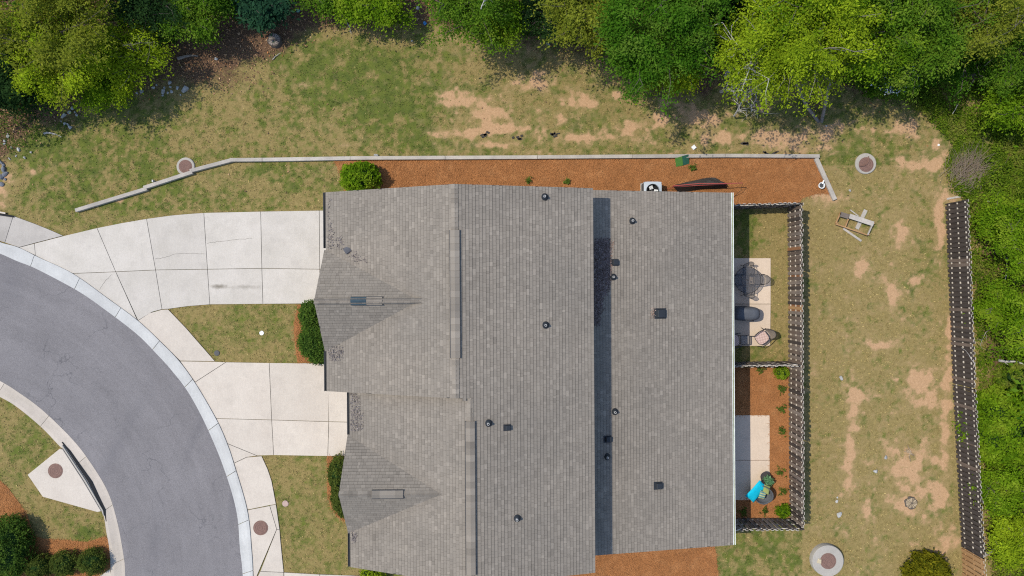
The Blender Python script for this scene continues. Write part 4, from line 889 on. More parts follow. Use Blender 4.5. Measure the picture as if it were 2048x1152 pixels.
T_ = [('tall dark evergreen standing behind the top left corner', 15, 160, 2.2, 1.5, 'dark', {}),
 ('large olive-tinged tree filling the top left corner', 105, 20, 3.8, 2.7, 'olive', dict(n=420)),
 ('broad bright yellow-green tree on the top left, above the rocks', 122, 108, 3.0, 2.0, 'yg', dict(n=330)),
 ('small bright tree reaching right over the left rock scatter', 255, 118, 2.2, 1.35, 'yg', dict(n=150, gap=.05)),
 ('low bright green tree hanging over the blue-grey rocks', 190, 174, 1.8, .9, 'bright', dict(n=120)),
 ('dark green tree at the top, right of the corner tree', 386, 26, 2.2, 1.0, 'mid', dict(n=130, gap=.06)),
 ('shadowy tree at the top edge behind the leaf litter', 290, -10, 2.4, 1.5, 'dark', dict(n=170)),
 ('blue-green broadleaf evergreen at the top beside the round stump', 522, 4, 1.6, .75, 'teal', dict(n=90, ls=.2)),
 ('dim green tree at the top edge left of the round stump', 432, -22, 1.8, .8, 'deep', dict(n=120)),
 ('small green tree at the top edge right of the blue-green one', 640, -22, 1.9, .8, 'mid', dict(n=90)),
 ('bright leafy sapling hanging over the top edge near the white stick', 702, -6, 1.9, .75, 'bright', dict(n=90)),
 ('small bright tree left of the blue scrap at the top', 762, -2, 1.9, .75, 'bright', dict(n=90)),
 ('full mid-green tree at the top with bare white twigs', 945, -8, 4.0, 1.6, 'mid', dict(n=230)),
 ('bright green bough dipping lowest in the top middle', 1002, 48, 3.0, .95, 'bright', dict(n=140)),
 ('shaded dark tree behind the middle of the top edge', 1090, 14, 2.8, 1.3, 'dark', dict(n=150)),
 ('olive-brown leaved tree left of the big dark green one', 1180, 28, 4.2, 1.5, 'olive', dict(n=200)),
 ('big deep green tree hanging far over the lawn right of centre', 1302, 78, 4.6, 2.2, 'deep', dict(n=420)),
 ('yellowish young tree on the lower right skirt of the deep green tree', 1360, 136, 2.8, .7, 'yg', dict(n=70, gap=.05)),
 ('deep green tree at the top edge right of centre', 1360, -20, 5.0, 2.1, 'deep', dict(n=300)),
 ('shaded tree in the dark gap beside the forked tree', 1425, 40, 2.4, 1.2, 'dark', {}),
 ('large yellow-green tree above the forked grey trunk', 1608, 62, 5.4, 2.1, 'yg', dict(n=430, base=P(1638, 243), stems=2, bark='bark', limbs=8, gap=.02)),
 ('airy yellow-green tree full of bare grey branches', 1522, 85, 5.0, 2.1, 'yg', dict(n=210, gap=.08, bark='bark_pale', limbs=11)),
 ('bright tree at the top edge right of the airy one', 1640, -20, 5.2, 2.1, 'bright', dict(n=300)),
 ('broad green tree left of the white blossom', 1735, 60, 4.6, 2.0, 'bright', dict(n=300)),
 ('rounded mid-green tree above the white blossom', 1850, 72, 4.6, 1.9, 'mid', dict(n=290)),
 ('tall green tree on the top edge toward the right corner', 1830, -25, 5.2, 2.2, 'mid', dict(n=300)),
 ('olive tree with bare twigs in the top right corner', 1985, 30, 4.4, 2.0, 'olive', dict(n=210, gap=.06)),
 ('dim tree under the top right corner', 1925, 105, 2.0, 1.5, 'deep', dict(n=180)),
 ('bright green tree on the right edge above the brush pile', 2042, 205, 2.6, 1.05, 'bright', dict(n=140)),
 ('green tree on the right edge in the upper corner', 2045, 105, 3.6, 1.4, 'mid', dict(n=180)),
 ('leafy green tree just inside the right edge behind the fence', 2050, 500, 2.2, 1.3, 'bright', dict(n=120, gap=.04)),
 ('leafy tree on the right edge halfway down', 2085, 660, 2.6, 1.5, 'bright', dict(n=150)),
 ('leafy sapling in the undergrowth just below the dead branch tip', 2005, 615, 1.5, .75, 'bright', dict(n=80, gap=.03)),
 ('green sapling behind the lower third of the back fence', 2015, 985, 1.5, .9, 'bright', dict(n=90, gap=.03)),
 ('yellow-green sapling near the bottom right corner', 2035, 1085, 1.6, .9, 'yg', dict(n=80, gap=.05)),
 ('young bright sapling behind the top end of the back fence', 1998, 440, 1.5, .8, 'bright', dict(n=80, gap=.03))]
for lb, px, py, zc, R, cm, kw in T_: tree(lb, px, py, zc, R, LM[cm], **kw)
# trees past the frame, so the wood goes on
for i, (px, py, R, cm) in enumerate([(-120, 60, 3.2, 'olive'), (180, -190, 2.6, 'mid'), (540, -230, 2.2, 'mid'), (800, -230, 2.2, 'deep'), (1080, -190, 2.6, 'mid'), (1480, -120, 3.0, 'deep'), (1720, -130, 3.0, 'mid'), (1980, -110, 3.0, 'mid'), (2190, 60, 3.0, 'mid'), (2200, 350, 2.6, 'bright'), (2200, 820, 2.4, 'mid'), (2210, 1050, 2.4, 'bright')]):
    tree('leafy tree standing in the wood beyond the edge of the picture', px, py, 3.6, R, LM[cm], n=200, k=16, ls=.22, spread=.32, group='trees beyond the frame')

def shrub(name, label, px, py, rx, ry, h, lm, n=70, k=22, ls=.085, rz=0.0, cat='shrub', clip=None, core=True, sq=2.2, spread=.07, group=None):
    c = P(px, py, h * .6); b0 = Vector((c.x, c.y, 0)); root = thing(name, label, cat, b0, rz, group); m = n
    u = rng.uniform(-.1, 1, m); th = rng.uniform(0, math.tau, m); r = (1 - np.abs(u) ** sq) ** (1 / sq); wob = .82 + .3 * fbm(np.cos(th) * 2 + px, np.sin(th) * 2 + u * 2 + py, 5, 2) + .14 * rng.random(m)
    C = np.stack([np.cos(th) * r * rx * wob, np.sin(th) * r * ry * wob, h * (.28 + .70 * u)], 1)
    crown_obj('foliage', C, k, spread, ls, lm, root, (0, 0, 0), zmin=.03, up=.6, flat=.8)
    mb = MB()
    for i in range(5):
        a_ = math.tau * i / 5; limb(mb, (0, 0, -.03), (math.cos(a_) * rx * .6, math.sin(a_) * ry * .6, h * .75), .02, .008, .08, 3, 5)
    mb.build('stem', M['bark_dark'], root)
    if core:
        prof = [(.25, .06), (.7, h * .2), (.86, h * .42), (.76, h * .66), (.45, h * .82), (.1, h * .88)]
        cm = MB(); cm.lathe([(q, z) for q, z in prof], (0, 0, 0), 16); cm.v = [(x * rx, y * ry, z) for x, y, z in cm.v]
        cm.build('dark_core', LM['dark'], root)  # added solid core, dark, blocks the view through the foliage
    return root
shrub('shrub', 'glossy light green rounded shrub at the house corner in the straw', 718, 353, .98, .68, 1.5, LM['bright'], 190, 22, .11)
shrub('hedge_shrub', 'larger dark green hedge shrub beside the south driveway edge', 632, 683, .82, 1.02, 1.1, LM['hedge'], 300, 22, .09, spread=.08)
shrub('hedge_shrub', 'smaller dark green hedge shrub beside the north driveway edge', 622, 630, .60, .62, 1.1, LM['hedge'], 150, 22, .09)
shrub('hedge_shrub', 'upper half of the curved hedge beside the south lawn', 678, 952, .50, .86, 1.0, LM['box'], 190, 22, .085)
shrub('hedge_shrub', 'lower half of the curved hedge beside the south lawn', 685, 1002, .52, .85, 1.0, LM['box'], 190, 22, .085, rz=.25)
shrub('clipped_shrub', 'leftmost of the three small round clipped shrubs', 75, 1137, .60, .56, .95, LM['box'], 170, 22, .065)
shrub('clipped_shrub', 'middle one of the three small round clipped shrubs', 126, 1129, .62, .58, .95, LM['box'], 180, 22, .065)
shrub('clipped_shrub', 'round clipped shrub nearest the inner kerb', 181, 1126, .66, .58, .95, LM['box'], 190, 22, .065)
shrub('hedge_shrub', 'large dark hedge in the bottom left corner', 10, 1100, 1.02, 1.5, 1.6, LM['hedge'], 430, 22, .09, spread=.09)
shrub('garden_shrub', 'bright round shrub by the middle fence in the straw yard', 1565, 746, .30, .26, .55, LM['bright'], 60, 20, .07, spread=.05)
shrub('garden_shrub', 'bright round shrub in the lower corner of the straw yard', 1567, 1023, .30, .30, .55, LM['bright'], 60, 20, .07, spread=.05)
shrub('conifer_shrub', 'golden green feathery conifer at the bottom of the back lawn', 1860, 1152, .92, .95, 1.5, LM['conifer'], 330, 26, .14, spread=.1)
shrub('shrub', 'yellow-green shrub peeking out below the front roof corner', 745, 1150, .6, .34, .9, LM['yg'], 70, 20, .09)
shrub('shrub', 'bright leafy vine mound spilling over the back fence', 2012, 858, 1.75, 1.75, 1.9, LM['bright'], 620, 24, .13, spread=.14)
shrub('shrub', 'leafy bright shrub against the right edge below the dead branch', 2040, 760, .9, .7, 1.1, LM['ivy'], 170, 22, .12)
def sprig(px, py, label, r=.2, cm='weed'):
    c = P(px, py, .1); b0 = Vector((c.x, c.y, 0)); root = thing('small_plant', label, 'plant', b0); n = 26
    C = np.c_[rng.normal(0, r * .55, n), rng.normal(0, r * .55, n), rng.uniform(.06, .24, n)]
    crown_obj('leaves', C, 6, .035, .07, LM[cm], root, (0, 0, 0), zmin=.03); mb = MB()
    for i in range(5): limb(mb, (0, 0, -.02), (random.gauss(0, r * .5), random.gauss(0, r * .5), .2), .006, .003, .05, 2, 4)
    mb.build('stem', M['bark_dark'], root)
for q in [(1521, 740, 'sparse plant beside the middle fence at the top of the straw yard'), (1563, 777, 'small plant just below the bright round shrub by the fence'), (1562, 817, 'small plant level with the top of the south patio'), (1565, 863, 'thin sprig halfway down the straw beside the south patio'),
          (1561, 944, 'small green tuft beside the lounge chair by the fence'), (1566, 982, 'wispy sprig right of the lounge chair'), (1529, 1022, 'sparse plant below the lounge chair'), (1487, 1024, 'shaded plant below the patio by the house wall')]: sprig(*q)
for q in [(1385, 335, 'green weed in the north straw beside the green mat'), (1058, 361, 'little weed at the roof edge in the north straw'), (1134, 363, 'small weed in the north straw right of centre')]: sprig(*q, r=.14)
# white blossom bush
wb = shrub('flowering_shrub', 'shrub with white blossom under the trees at the upper right', 1790, 150, 1.5, .95, 2.0, LM['mid'], 260, 20, .12, spread=.12)
n = 240; th = rng.uniform(0, math.tau, n); rr = np.sqrt(rng.random(n)); C = np.c_[np.cos(th) * rr * 1.5, np.sin(th) * rr * 1.0, 2.0 - rr * .9 + .12]
crown_obj('blossom', C, 3, .05, .055, M['white'], wb, (0, 0, 0), asp=.9, up=.25)
# undergrowth on the right and along the wood edge (stuff)
def ground_cover(name, poly, n, h, ls, lm, label, thr=.35, k=3, seed=40):
    xs = [q[0] for q in poly]; ys = [q[1] for q in poly]; px = rng.uniform(min(xs), max(xs), n); py = rng.uniform(min(ys), max(ys), n)
    g_ = .55 * fbm(px / 45, py / 45, seed) + .45 * fbm(px / 13, py / 13, seed + 5, 3); ok = pip(px, py, poly) & (g_ > thr + rng.normal(0, .05, n)); px, py, g_ = px[ok], py[ok], g_[ok]
    z = np.clip((g_ - thr) * 3.0, .03, 1) * h * rng.uniform(.35, 1, len(px)) + .04
    C = np.c_[(px - 1024) * S, (576 - py) * S, z]
    V, F_, tn = leaves(C, k, .09, ls, up=.5); V[:, 2] = np.maximum(V[:, 2], .02)
    return stuff(link(bpy.data.objects.new(name, mesh_np(name, V, F_, lm, tn))), label, 'undergrowth')
ground_cover('undergrowth', [(1925, 392), (1945, 620), (1958, 830), (1972, 1000), (1985, 1200), (2200, 1200), (2200, 250), (2000, 250), (1960, 330)], 46000, .85, .10, LM['ivy'], 'dense bright undergrowth behind the back fence along the right edge', .38)
ground_cover('undergrowth', [(1780, 170), (1830, 170), (2048, 160), (2048, 320), (1985, 345), (1940, 400), (1905, 385), (1888, 330), (1905, 290), (1880, 262), (1830, 220)], 17000, .45, .09, LM['ivy'], 'patchy green weeds between the wood and the brush pile', .40, seed=47)
ground_cover('undergrowth', [(1980, 300), (2048, 300), (2048, 420), (1975, 420), (1965, 360)], 6500, .45, .09, LM['ivy'], 'green weeds right of the brush pile', .3, seed=52)
ground_cover('undergrowth', [(0, 210), (60, 220), (140, 250), (120, 290), (40, 300), (0, 330)], 1500, .18, .07, LM['weed'], 'low dark weeds among the rocks at the left edge', .46, seed=44)
ground_cover('undergrowth', [(-40, -60), (420, -60), (350, 90), (240, 150), (60, 220), (-40, 220)], 9000, .8, .14, LM['deep'], 'shaded understorey leaves beneath the top left trees', .42, seed=45)
ground_cover('undergrowth', [(860, -60), (2100, -60), (2100, 120), (1900, 160), (1760, 190), (1640, 150), (1480, 90), (1380, 150), (1220, 100), (1000, 60), (880, 40)], 20000, .9, .14, LM['deep'], 'shaded understorey leaves beneath the trees along the top', .38, seed=46)

# ---------------------------------------------------------------- dead wood, stumps, rocks
def deadbranch(label, p0, p1, r, twigs=10, name='dead_branch', mt='bark_pale', tw=.35):
    root = thing(name, label, 'branch', Vector((p0.x, p0.y, 0))); mb = MB(); o0 = root.location; p0 = p0 - o0; p1 = p1 - o0
    m = limb(mb, p0, p1, r, r * .35, .05, 6, 6); o = mb.build('limb', M[mt], root); L = (p1 - p0).length; mb = MB()
    for i in range(twigs):
        a_ = random.choice(m[1:]); d = (p1 - p0).normalized(); e = a_ + (d + Vector((random.gauss(0, .9), random.gauss(0, .9), random.gauss(.0, .3)))).normalized() * L * random.uniform(tw * .5, tw)
        e.z = max(e.z, .05); mm = limb(mb, a_, e, r * .35, r * .1, .08, 3, 4)
        for j in range(2):
            b2 = random.choice(mm[1:]); e2 = b2 + Vector((random.gauss(0, .3), random.gauss(0, .3), random.gauss(0, .1))) * L * tw; e2.z = max(e2.z, .04); limb(mb, b2, e2, r * .15, r * .06, .05, 2, 3)
    if twigs: stuff(mb.build('twigs', M[mt], root))
    return root
deadbranch('pale dead limb with twigs hanging out of the airy tree', P(1442, 183, 1.2), P(1512, 146, 4.6), .09, 16)
deadbranch('thin leafless limb drooping below the airy tree', P(1468, 232, .3), P(1500, 165, 4.0), .045, 12)
deadbranch('slender bare limb above the dirt left of the forked trunk', P(1503, 222, .4), P(1506, 180, 3.4), .035, 10)
deadbranch('bare grey branch among the olive leaves at the top right', P(1935, 182, .3), P(2030, 55, 6.6), .024, 8, tw=.2, mt='bark')
deadbranch('bare grey branches over the small bright tree at top left', P(245, 92, 3.0), P(305, 84, 3.1), .011, 12, mt='bark')
deadbranch('bare white twigs in the top middle tree', P(962, 18, 5.6), P(975, -12, 6.2), .022, 14, tw=.6)
deadbranch('fallen pale branch in the undergrowth at the right edge', P(1998, 721, .35), P(2060, 731, .5), .07, 3, tw=.3)
deadbranch('thin curved dead vine hanging on the back fence', P(1950, 733, 1.85), P(1922, 695, 1.3), .015, 0)
deadbranch('thin dry stick in the weeds above the brush pile', P(1905, 228, .2), P(1918, 205, .5), .02, 2)
deadbranch('fallen white stick at the top of the lawn', P(691, 38, .06), P(703, 68, .05), .03, 2, tw=.25)
deadbranch('short pale stick below the round stump', P(545, 119, .05), P(562, 106, .05), .025, 0)
deadbranch('grey rotting log at the edge of the leaf litter', P(356, 117, .1), P(396, 112, .1), .09, 0, name='fallen_log', mt='bark')
deadbranch('white forked driftwood stick near the left rocks', P(88, 267, .07), P(123, 274, .05), .055, 1, tw=.2)
deadbranch('dry twig lying in the weeds behind the top of the back fence', P(1972, 402, .4), P(2010, 418, .35), .02, 2)
deadbranch('dead twig lying in the undergrowth beside the long fence', P(2010, 560, .6), P(2014, 510, .6), .02, 3)
deadbranch('dead stalk behind the long fence in its lower half', P(1985, 640, .5), P(1960, 690, .6), .018, 3)
# brush pile
c = P(1932, 340); bp = thing('brush_pile', 'pile of grey-brown cut brush above the end of the back fence', 'brush pile', Vector((c.x, c.y, 0))); mb = MB()
for i in range(330):
    a_ = random.gauss(1.05, .5); u = Vector((random.gauss(-.1, .5), random.gauss(-.35, .4), random.uniform(.03, .35))); L = random.uniform(.4, 1.5)
    limb(mb, u, u + Vector((math.cos(a_) * L, math.sin(a_) * L, random.gauss(.05, .15))), random.uniform(.006, .016), .003, .06, 2, 3)
stuff(mb.build('twigs', mat('dry_brush', (.30, .235, .17), (.2, .155, .115)), bp)); mb = MB()
mb.lathe([(.62, -.02), (.5, .06), (.35, .1), (.1, .13)], (0, -.35, 0), 18); mb.v = [(x * 1.2 + .06 * math.sin(7 * y), y * .8 + .06 * math.sin(9 * x), z) for x, y, z in mb.v]; mb.build('heap', M['bark_dark'], bp)
# stumps
def stump(label, px, py, r, h, mt, name='stump', rough_=.12, cat='stump'):
    c = P(px, py, h); root = thing(name, label, cat, Vector((c.x, c.y, 0))); mb = MB(); n = 22; vs = []
    rad = [r * (1 + random.gauss(0, rough_ * .5)) for _ in range(n)]
    for z, f in ((-.02, 1.12), (h * .8, 1.0), (h, .93)): vs += [(rad[i] * f * math.cos(math.tau * i / n), rad[i] * f * math.sin(math.tau * i / n), z) for i in range(n)]
    mb.add(vs, [(j * n + i, j * n + (i + 1) % n, (j + 1) * n + (i + 1) % n, (j + 1) * n + i) for j in range(2) for i in range(n)] + [tuple(2 * n + i for i in range(n))])
    mb.build('bark', M['bark_dark'], root); mb = MB()
    for i in range(14):
        a0 = math.tau * (i + .08) / 14; a1 = math.tau * (i + .92) / 14; r1 = r * random.uniform(.78, .95); zz = h + random.uniform(.005, .05)
        mb.add([(.03 * math.cos(a0), .03 * math.sin(a0), zz), (r1 * math.cos(a0), r1 * math.sin(a0), zz - .01), (r1 * math.cos(a1), r1 * math.sin(a1), zz - .01), (r1 * math.cos(a0), r1 * math.sin(a0), h - .02), (r1 * math.cos(a1), r1 * math.sin(a1), h - .02)], [(0, 1, 2), (1, 3, 4, 2)], random.uniform(-.3, .2))
    mb.build('cut_face', M[mt], root); return root
stump('dark round weathered stump in the leaf litter at the top', 548, 79, .36, .22, 'bark')
stump('pale flush-cut stump low on the back lawn', 1823, 1006, .32, .05, 'cutwood')
c = P(1818, 905); root = thing('split_root', 'splintered pale roots of a dug-out stump on the back lawn', 'stump', Vector((c.x, c.y, 0))); mb = MB()
for i in range(22):
    a_ = random.gauss(2.2, .5) + (math.pi if i % 2 else 0); r0 = random.uniform(-.2, .2); L = random.uniform(.1, .28); mb.tube([(r0 * math.cos(a_), r0 * math.sin(a_), .05), ((r0 + L) * math.cos(a_ + .2), (r0 + L) * math.sin(a_ + .2), random.uniform(.02, .1))], [.04, .012], 5, random.uniform(-.3, .3))
mb.build('roots', mat('split_wood', (.36, .27, .17), (.22, .16, .10), scale=8)); bpy.data.objects['roots'].parent = root
def rockmesh(seed, mt):
    bm = bmesh.new(); bmesh.ops.create_icosphere(bm, subdivisions=2, radius=1); r = random.Random(seed)
    pl = [(Vector((r.gauss(0, 1), r.gauss(0, 1), r.gauss(0, 1))).normalized(), r.uniform(.45, .8)) for _ in range(9)]
    for v in bm.verts:
        for n_, d in pl:
            e = v.co.dot(n_) - d
            if e > 0: v.co -= n_ * e
    me = bpy.data.meshes.new('rock'); bm.to_mesh(me); bm.free(); me.materials.append(mt); return me
RK = [rockmesh(i, M['rock']) for i in range(6)]; RD = [rockmesh(20 + i, M['rock_dark']) for i in range(4)]
def rock(px, py, r, label, group, dark=False, cat='rock'):
    c = P(px, py, r * .5); o = bpy.data.objects.new('rock', random.choice(RD if dark else RK)); o.location = (c.x, c.y, r * .32); s_ = r
    o.scale = (s_ * random.uniform(.8, 1.3), s_ * random.uniform(.7, 1.1), s_ * random.uniform(.5, .75)); o.rotation_euler = (0, 0, random.uniform(0, 6.28)); link(o); tag(o, label, cat, group)
z1 = .3733
for x, y, r in [(733, 498, 9), (757, 490, 13), (820, 468, 11), (838, 455, 8), (873, 490, 14), (908, 443, 13), (912, 466, 9), (918, 490, 12), (898, 497, 8), (870, 511, 8), (950, 470, 10), (967, 507, 7), (880, 470, 8)]: rock(x * z1, y * z1, r * z1 * S, 'pale grey rock in the loose row below the small bright tree', 'rocks below the small bright tree')
rock(990 * z1, 477 * z1, 19 * z1 * S, 'largest pale rock, at the right end of the row below the small bright tree', None)
for x, y, r in [(340, 618, 15), (370, 600, 13), (388, 580, 11), (345, 662, 11), (376, 680, 13), (363, 666, 9), (327, 650, 6), (410, 615, 8), (400, 600, 7)]: rock(x * z1, y * z1, r * z1 * S, 'blue-grey rock in the tight cluster under the hanging bright tree', 'rocks in the tight cluster')
for x, y, r in [(40, 730, 11), (25, 755, 12), (98, 800, 13), (130, 845, 10), (165, 815, 9), (60, 790, 8), (40, 715, 6), (85, 835, 7), (50, 850, 8), (22, 770, 8)]: rock(x * z1, y * z1, r * z1 * S, 'small pale stone among the weeds near the left edge', 'stones near the left edge')
for x, y, r in [(4, 870, 16), (12, 905, 18), (20, 935, 17), (3, 950, 16), (32, 925, 11), (5, 985, 14), (14, 885, 10), (24, 960, 10)]: rock(x * z1, y * z1, r * z1 * S, 'dark slate riprap stone at the left edge', 'dark riprap at the left edge', True)
for x, y, r, lb in [(1772, 915, 5, 'pale stone right of the splintered roots'), (1751, 943, 5, 'pale stone lower left of the splintered roots'), (1679, 1030, 7, 'largest pale stone above the raised manhole'), (1675, 995, 3, 'upper of two little pale stones above the raised manhole'), (1674, 1003, 3.5, 'lower of two little pale stones above the raised manhole'), (1683, 756, 6, 'pale stone alone in the lawn east of the patio fence'), (752, 310, 6, 'tan stone against the timber edging'), (1096, 88, 4, 'small green-stained stone below the top trees'), (1410, 150, 4, 'pale stone at the foot of the airy tree'), (432, 117, 4, 'small white stone in the leaf litter left of the short stick'), (1653, 252, 3, 'small white stone at the foot of the forked trunk'), (1700, 381, 3.5, 'tiny white stone in the lawn right of the timber end')]: rock(x, y, r * S, lb, None)
# a few bright scraps
def scrap(px, py, mt, label, r=.12):
    mb = MB(); n = 7; pts = [(r * random.uniform(.5, 1.2) * math.cos(math.tau * i / n), r * random.uniform(.5, 1.2) * math.sin(math.tau * i / n), random.uniform(.02, .1)) for i in range(n)]
    mb.add(pts + [(0, 0, .12)] + [(x * .9, y * .9, .005) for x, y, z in pts], [(i, (i + 1) % n, n) for i in range(n)] + [(n + 1 + i, n + 1 + (i + 1) % n, (i + 1) % n, i) for i in range(n)]); o = mb.build('plastic_scrap', mt, None, P(px, py)); tag(o, label, 'scrap')
scrap(850, 47, M['blue'], 'blue plastic scrap at the top of the lawn'); scrap(596, 22, M['teal'], 'pale teal plastic scrap at the top edge'); scrap(836, 17, M['vent_pale'], 'grey plastic scrap in the dirt at the top'); scrap(797, 8, M['white'], 'pale wrapper at the top edge beside the dirt', .08); scrap(824, 82, M['white'], 'tiny white scrap on the upper lawn', .05)
for px, py, lb in [(970, 268, 'torn black landscape fabric left of centre by the timber edging'), (1035, 275, 'torn black landscape fabric near the middle of the top lawn'), (1110, 268, 'small dark fabric scrap on the bare soil'), (1488, 286, 'dark fabric scrap left of the bare soil'), (1543, 305, 'black fabric scrap touching the timber edging')]:
    c = P(px, py); mb = MB()
    for i in range(5): mb.box((random.gauss(0, .16), random.gauss(0, .05), .02), (random.uniform(.1, .3), random.uniform(.05, .12), .03), rz=random.uniform(-.6, .6))
    tag(mb.build('fabric_scrap', M['net'], None, c), lb, 'scrap')

# ---------------------------------------------------------------- back-yard furniture
def chair(label, px, py, rz, fabric, pad=None, z=.05, group=None, seat_h=.42):
    c = P(px, py, seat_h); root = thing('patio_chair', label, 'chair', Vector((c.x, c.y, z)), rz, group); sh = seat_h - z
    mb = MB(); n = 14; pts = [(.25 * math.copysign(abs(math.cos(a_)) ** .6, math.cos(a_)), .25 * math.copysign(abs(math.sin(a_)) ** .6, math.sin(a_)), 0) for a_ in np.linspace(0, math.tau, n, endpoint=False)]
    mb.prism([(x, y) for x, y, _ in pts], sh - .02, sh); mb.build('seat', pad or fabric, root)
    mb = MB(); rows = []                   # curved, reclined back
    for j in range(5):
        v = j / 4; zz = sh + .06 + v * .46; yy = -.25 - .12 * v; hw = .24 * (1 - .35 * v ** 3)
        rows.append([Vector((hw * u, yy - .07 * (1 - u * u), zz)) for u in np.linspace(-1, 1, 7)])
    vs = [p for r in rows for p in r] + [p + Vector((0, .015, 0)) for r in rows for p in r]; k = 35
    fs = [(j * 7 + i, j * 7 + i + 1, j * 7 + i + 8, j * 7 + i + 7) for j in range(4) for i in range(6)]; fs += [tuple(k + q for q in f[::-1]) for f in fs]
    mb.add(vs, fs); mb.build('backrest', fabric, root)
    mb = MB(); rim = [rows[0][0]] + [r[0] for r in rows[1:]] + rows[4][1:] + [r[6] for r in rows[::-1][1:]]; mb.tube(rim, .013, 6); mb.tube([(p[0], p[1], sh - .01) for p in pts] + [(pts[0][0], pts[0][1], sh - .01)], .013, 6); mb.build('frame', M['metal_dark'], root)
    for sx in (-1, 1):
        MB().tube([(sx * .27, .27, sh + .21), (sx * .29, 0, sh + .23), (sx * .25, -.3, sh + .2)], .017, 6).build('armrest', M['metal_dark'], root)
        MB().tube([(sx * .25, .29, .0), (sx * .255, .25, sh), (sx * .27, .27, sh + .21)], .014, 6).build('leg', M['metal_dark'], root)
        MB().tube([(sx * .25, -.30, .0), (sx * .24, -.24, sh), (sx * .24, -.25, sh + .1)], .014, 6).build('leg', M['metal_dark'], root)
    return root
tc = P(1496, 560, .72)
tb = thing('patio_table', 'round dark glass patio table on the north patio', 'table', (tc.x, tc.y, .05))
MB().lathe([(.02, .636), (.67, .636), (.67, .65), (.02, .65)], (0, 0, 0), 36).build('tabletop', M['tabletop'], tb)
MB().tube([(.68 * math.cos(a_), .68 * math.sin(a_), .643) for a_ in np.linspace(0, math.tau, 33)], .016, 6).build('rim', M['metal_dark'], tb)
for i in range(4):
    a_ = .785 + i * 1.571; MB().tube([(.5 * math.cos(a_), .5 * math.sin(a_), 0), (.3 * math.cos(a_), .3 * math.sin(a_), .35), (.45 * math.cos(a_), .45 * math.sin(a_), .63)], .016, 6).build('leg', M['metal_dark'], tb)
MB().lathe([(.035, .6), (.035, .67), (.02, .67)], (0, 0, 0), 12).build('umbrella_socket', M['metal_dark'], tb)
chair('dark patio chair on the north side of the round table', 1495, 541, 3.14, M['sling']); chair('dark patio chair on the fence side of the round table', 1516, 559, 1.571, M['sling'])
chair('dark patio chair on the south side of the round table', 1496, 580, 0, M['sling']); chair('dark patio chair between the round table and the house', 1474, 560, -1.571, M['sling'])
ch1 = chair('taupe patio chair with pink checked seat turned toward the house', 1523, 675, 2.2, M['brown_sling'], M['check']); ch1.scale = (1.3, 1.3, 1.15)
ch2 = chair('patio chair with pink checked seat half hidden under the roof edge', 1466, 681, -1.45, M['brown_sling'], M['check']); ch2.scale = (1.25, 1.25, 1.1)
c = P(1490.5, 680, .5); st = thing('side_table', 'small square dark side table between the two checked chairs', 'table', (c.x, c.y, .05))
MB().box((0, 0, .42), (.42, .42, .02)).build('tabletop', M['sling'], st)
mb = MB()
for s_ in (-1, 1): mb.beam((-.225, s_ * .225, .42), (.225, s_ * .225, .42), .03, .035); mb.beam((s_ * .225, -.21, .42), (s_ * .225, .21, .42), .03, .034)
mb.build('frame', M['metal_dark'], st)
for sx in (-1, 1):
    for sy in (-1, 1): MB().tube([(sx * .21, sy * .21, 0), (sx * .21, sy * .21, .41)], .014, 6).build('leg', M['metal_dark'], st)
# covered grill
c = P(1495, 627.5, .9); gr = thing('covered_grill', 'large barbecue grill under a dark navy cover on the north patio', 'grill', (c.x, c.y, .05))
levels = [(0, .70, .38, 2.8), (.45, .69, .37, 3.0), (.78, .67, .355, 3.4), (.9, .60, .31, 3.0), (1.0, .50, .25, 2.6), (1.03, .30, .13, 2.4)]; n = 36; vs = []
for z, ax, ay, p_ in levels:
    for i in range(n):
        a_ = math.tau * i / n; x = math.copysign(abs(math.cos(a_)) ** (2 / p_), math.cos(a_)) * ax; y = math.copysign(abs(math.sin(a_)) ** (2 / p_), math.sin(a_)) * ay
        if z < .7: x *= 1 + .018 * math.sin(9 * a_ + z * 5); y *= 1 + .02 * math.sin(7 * a_)
        vs.append((x, y, z + (.05 * (y / ay) if z > .8 else 0)))
mb = MB().add(vs, [(j * n + i, j * n + (i + 1) % n, (j + 1) * n + (i + 1) % n, (j + 1) * n + i) for j in range(5) for i in range(n)] + [tuple(5 * n + i for i in range(n))]); mb.build('cover', M['cover'], gr, smooth=True)
for sx in (-1, 1): MB().tube([(sx * .55, -.36, .06), (sx * .55, -.42, .06)], .06, 12).build('wheel', M['metal_dark'], gr)
# lounge chair with cushions, planter
c = P(1523, 988, .35); lc = thing('lounge_chair', 'dark grey wicker lounge chair on the south patio edge', 'chair', (c.x, c.y, .05), -.9)
vs = []; n = 20; prof = [(.2, .03), (.42, .12), (.52, .34), (.53, .42), (.49, .42), (.47, .36), (.38, .2), (.03, .17)]
for r, z in prof:
    for i in range(n):
        a_ = math.tau * i / n; vs.append((r * 1.05 * math.cos(a_), r * .88 * math.sin(a_), z + (.3 * max(0, math.sin(a_)) * (r / .5) if z > .3 else 0)))
mb = MB().add(vs, [(j * n + i, j * n + (i + 1) % n, (j + 1) * n + (i + 1) % n, (j + 1) * n + i) for j in range(len(prof) - 1) for i in range(n)] + [tuple((len(prof) - 1) * n + i for i in range(n))]); mb.build('basket', M['wicker'], lc, smooth=True)
for i in range(4): a_ = .785 + 1.571 * i; MB().tube([(.3 * math.cos(a_), .26 * math.sin(a_), 0.0), (.25 * math.cos(a_), .22 * math.sin(a_), .12)], .025, 6).build('leg', M['metal_dark'], lc)
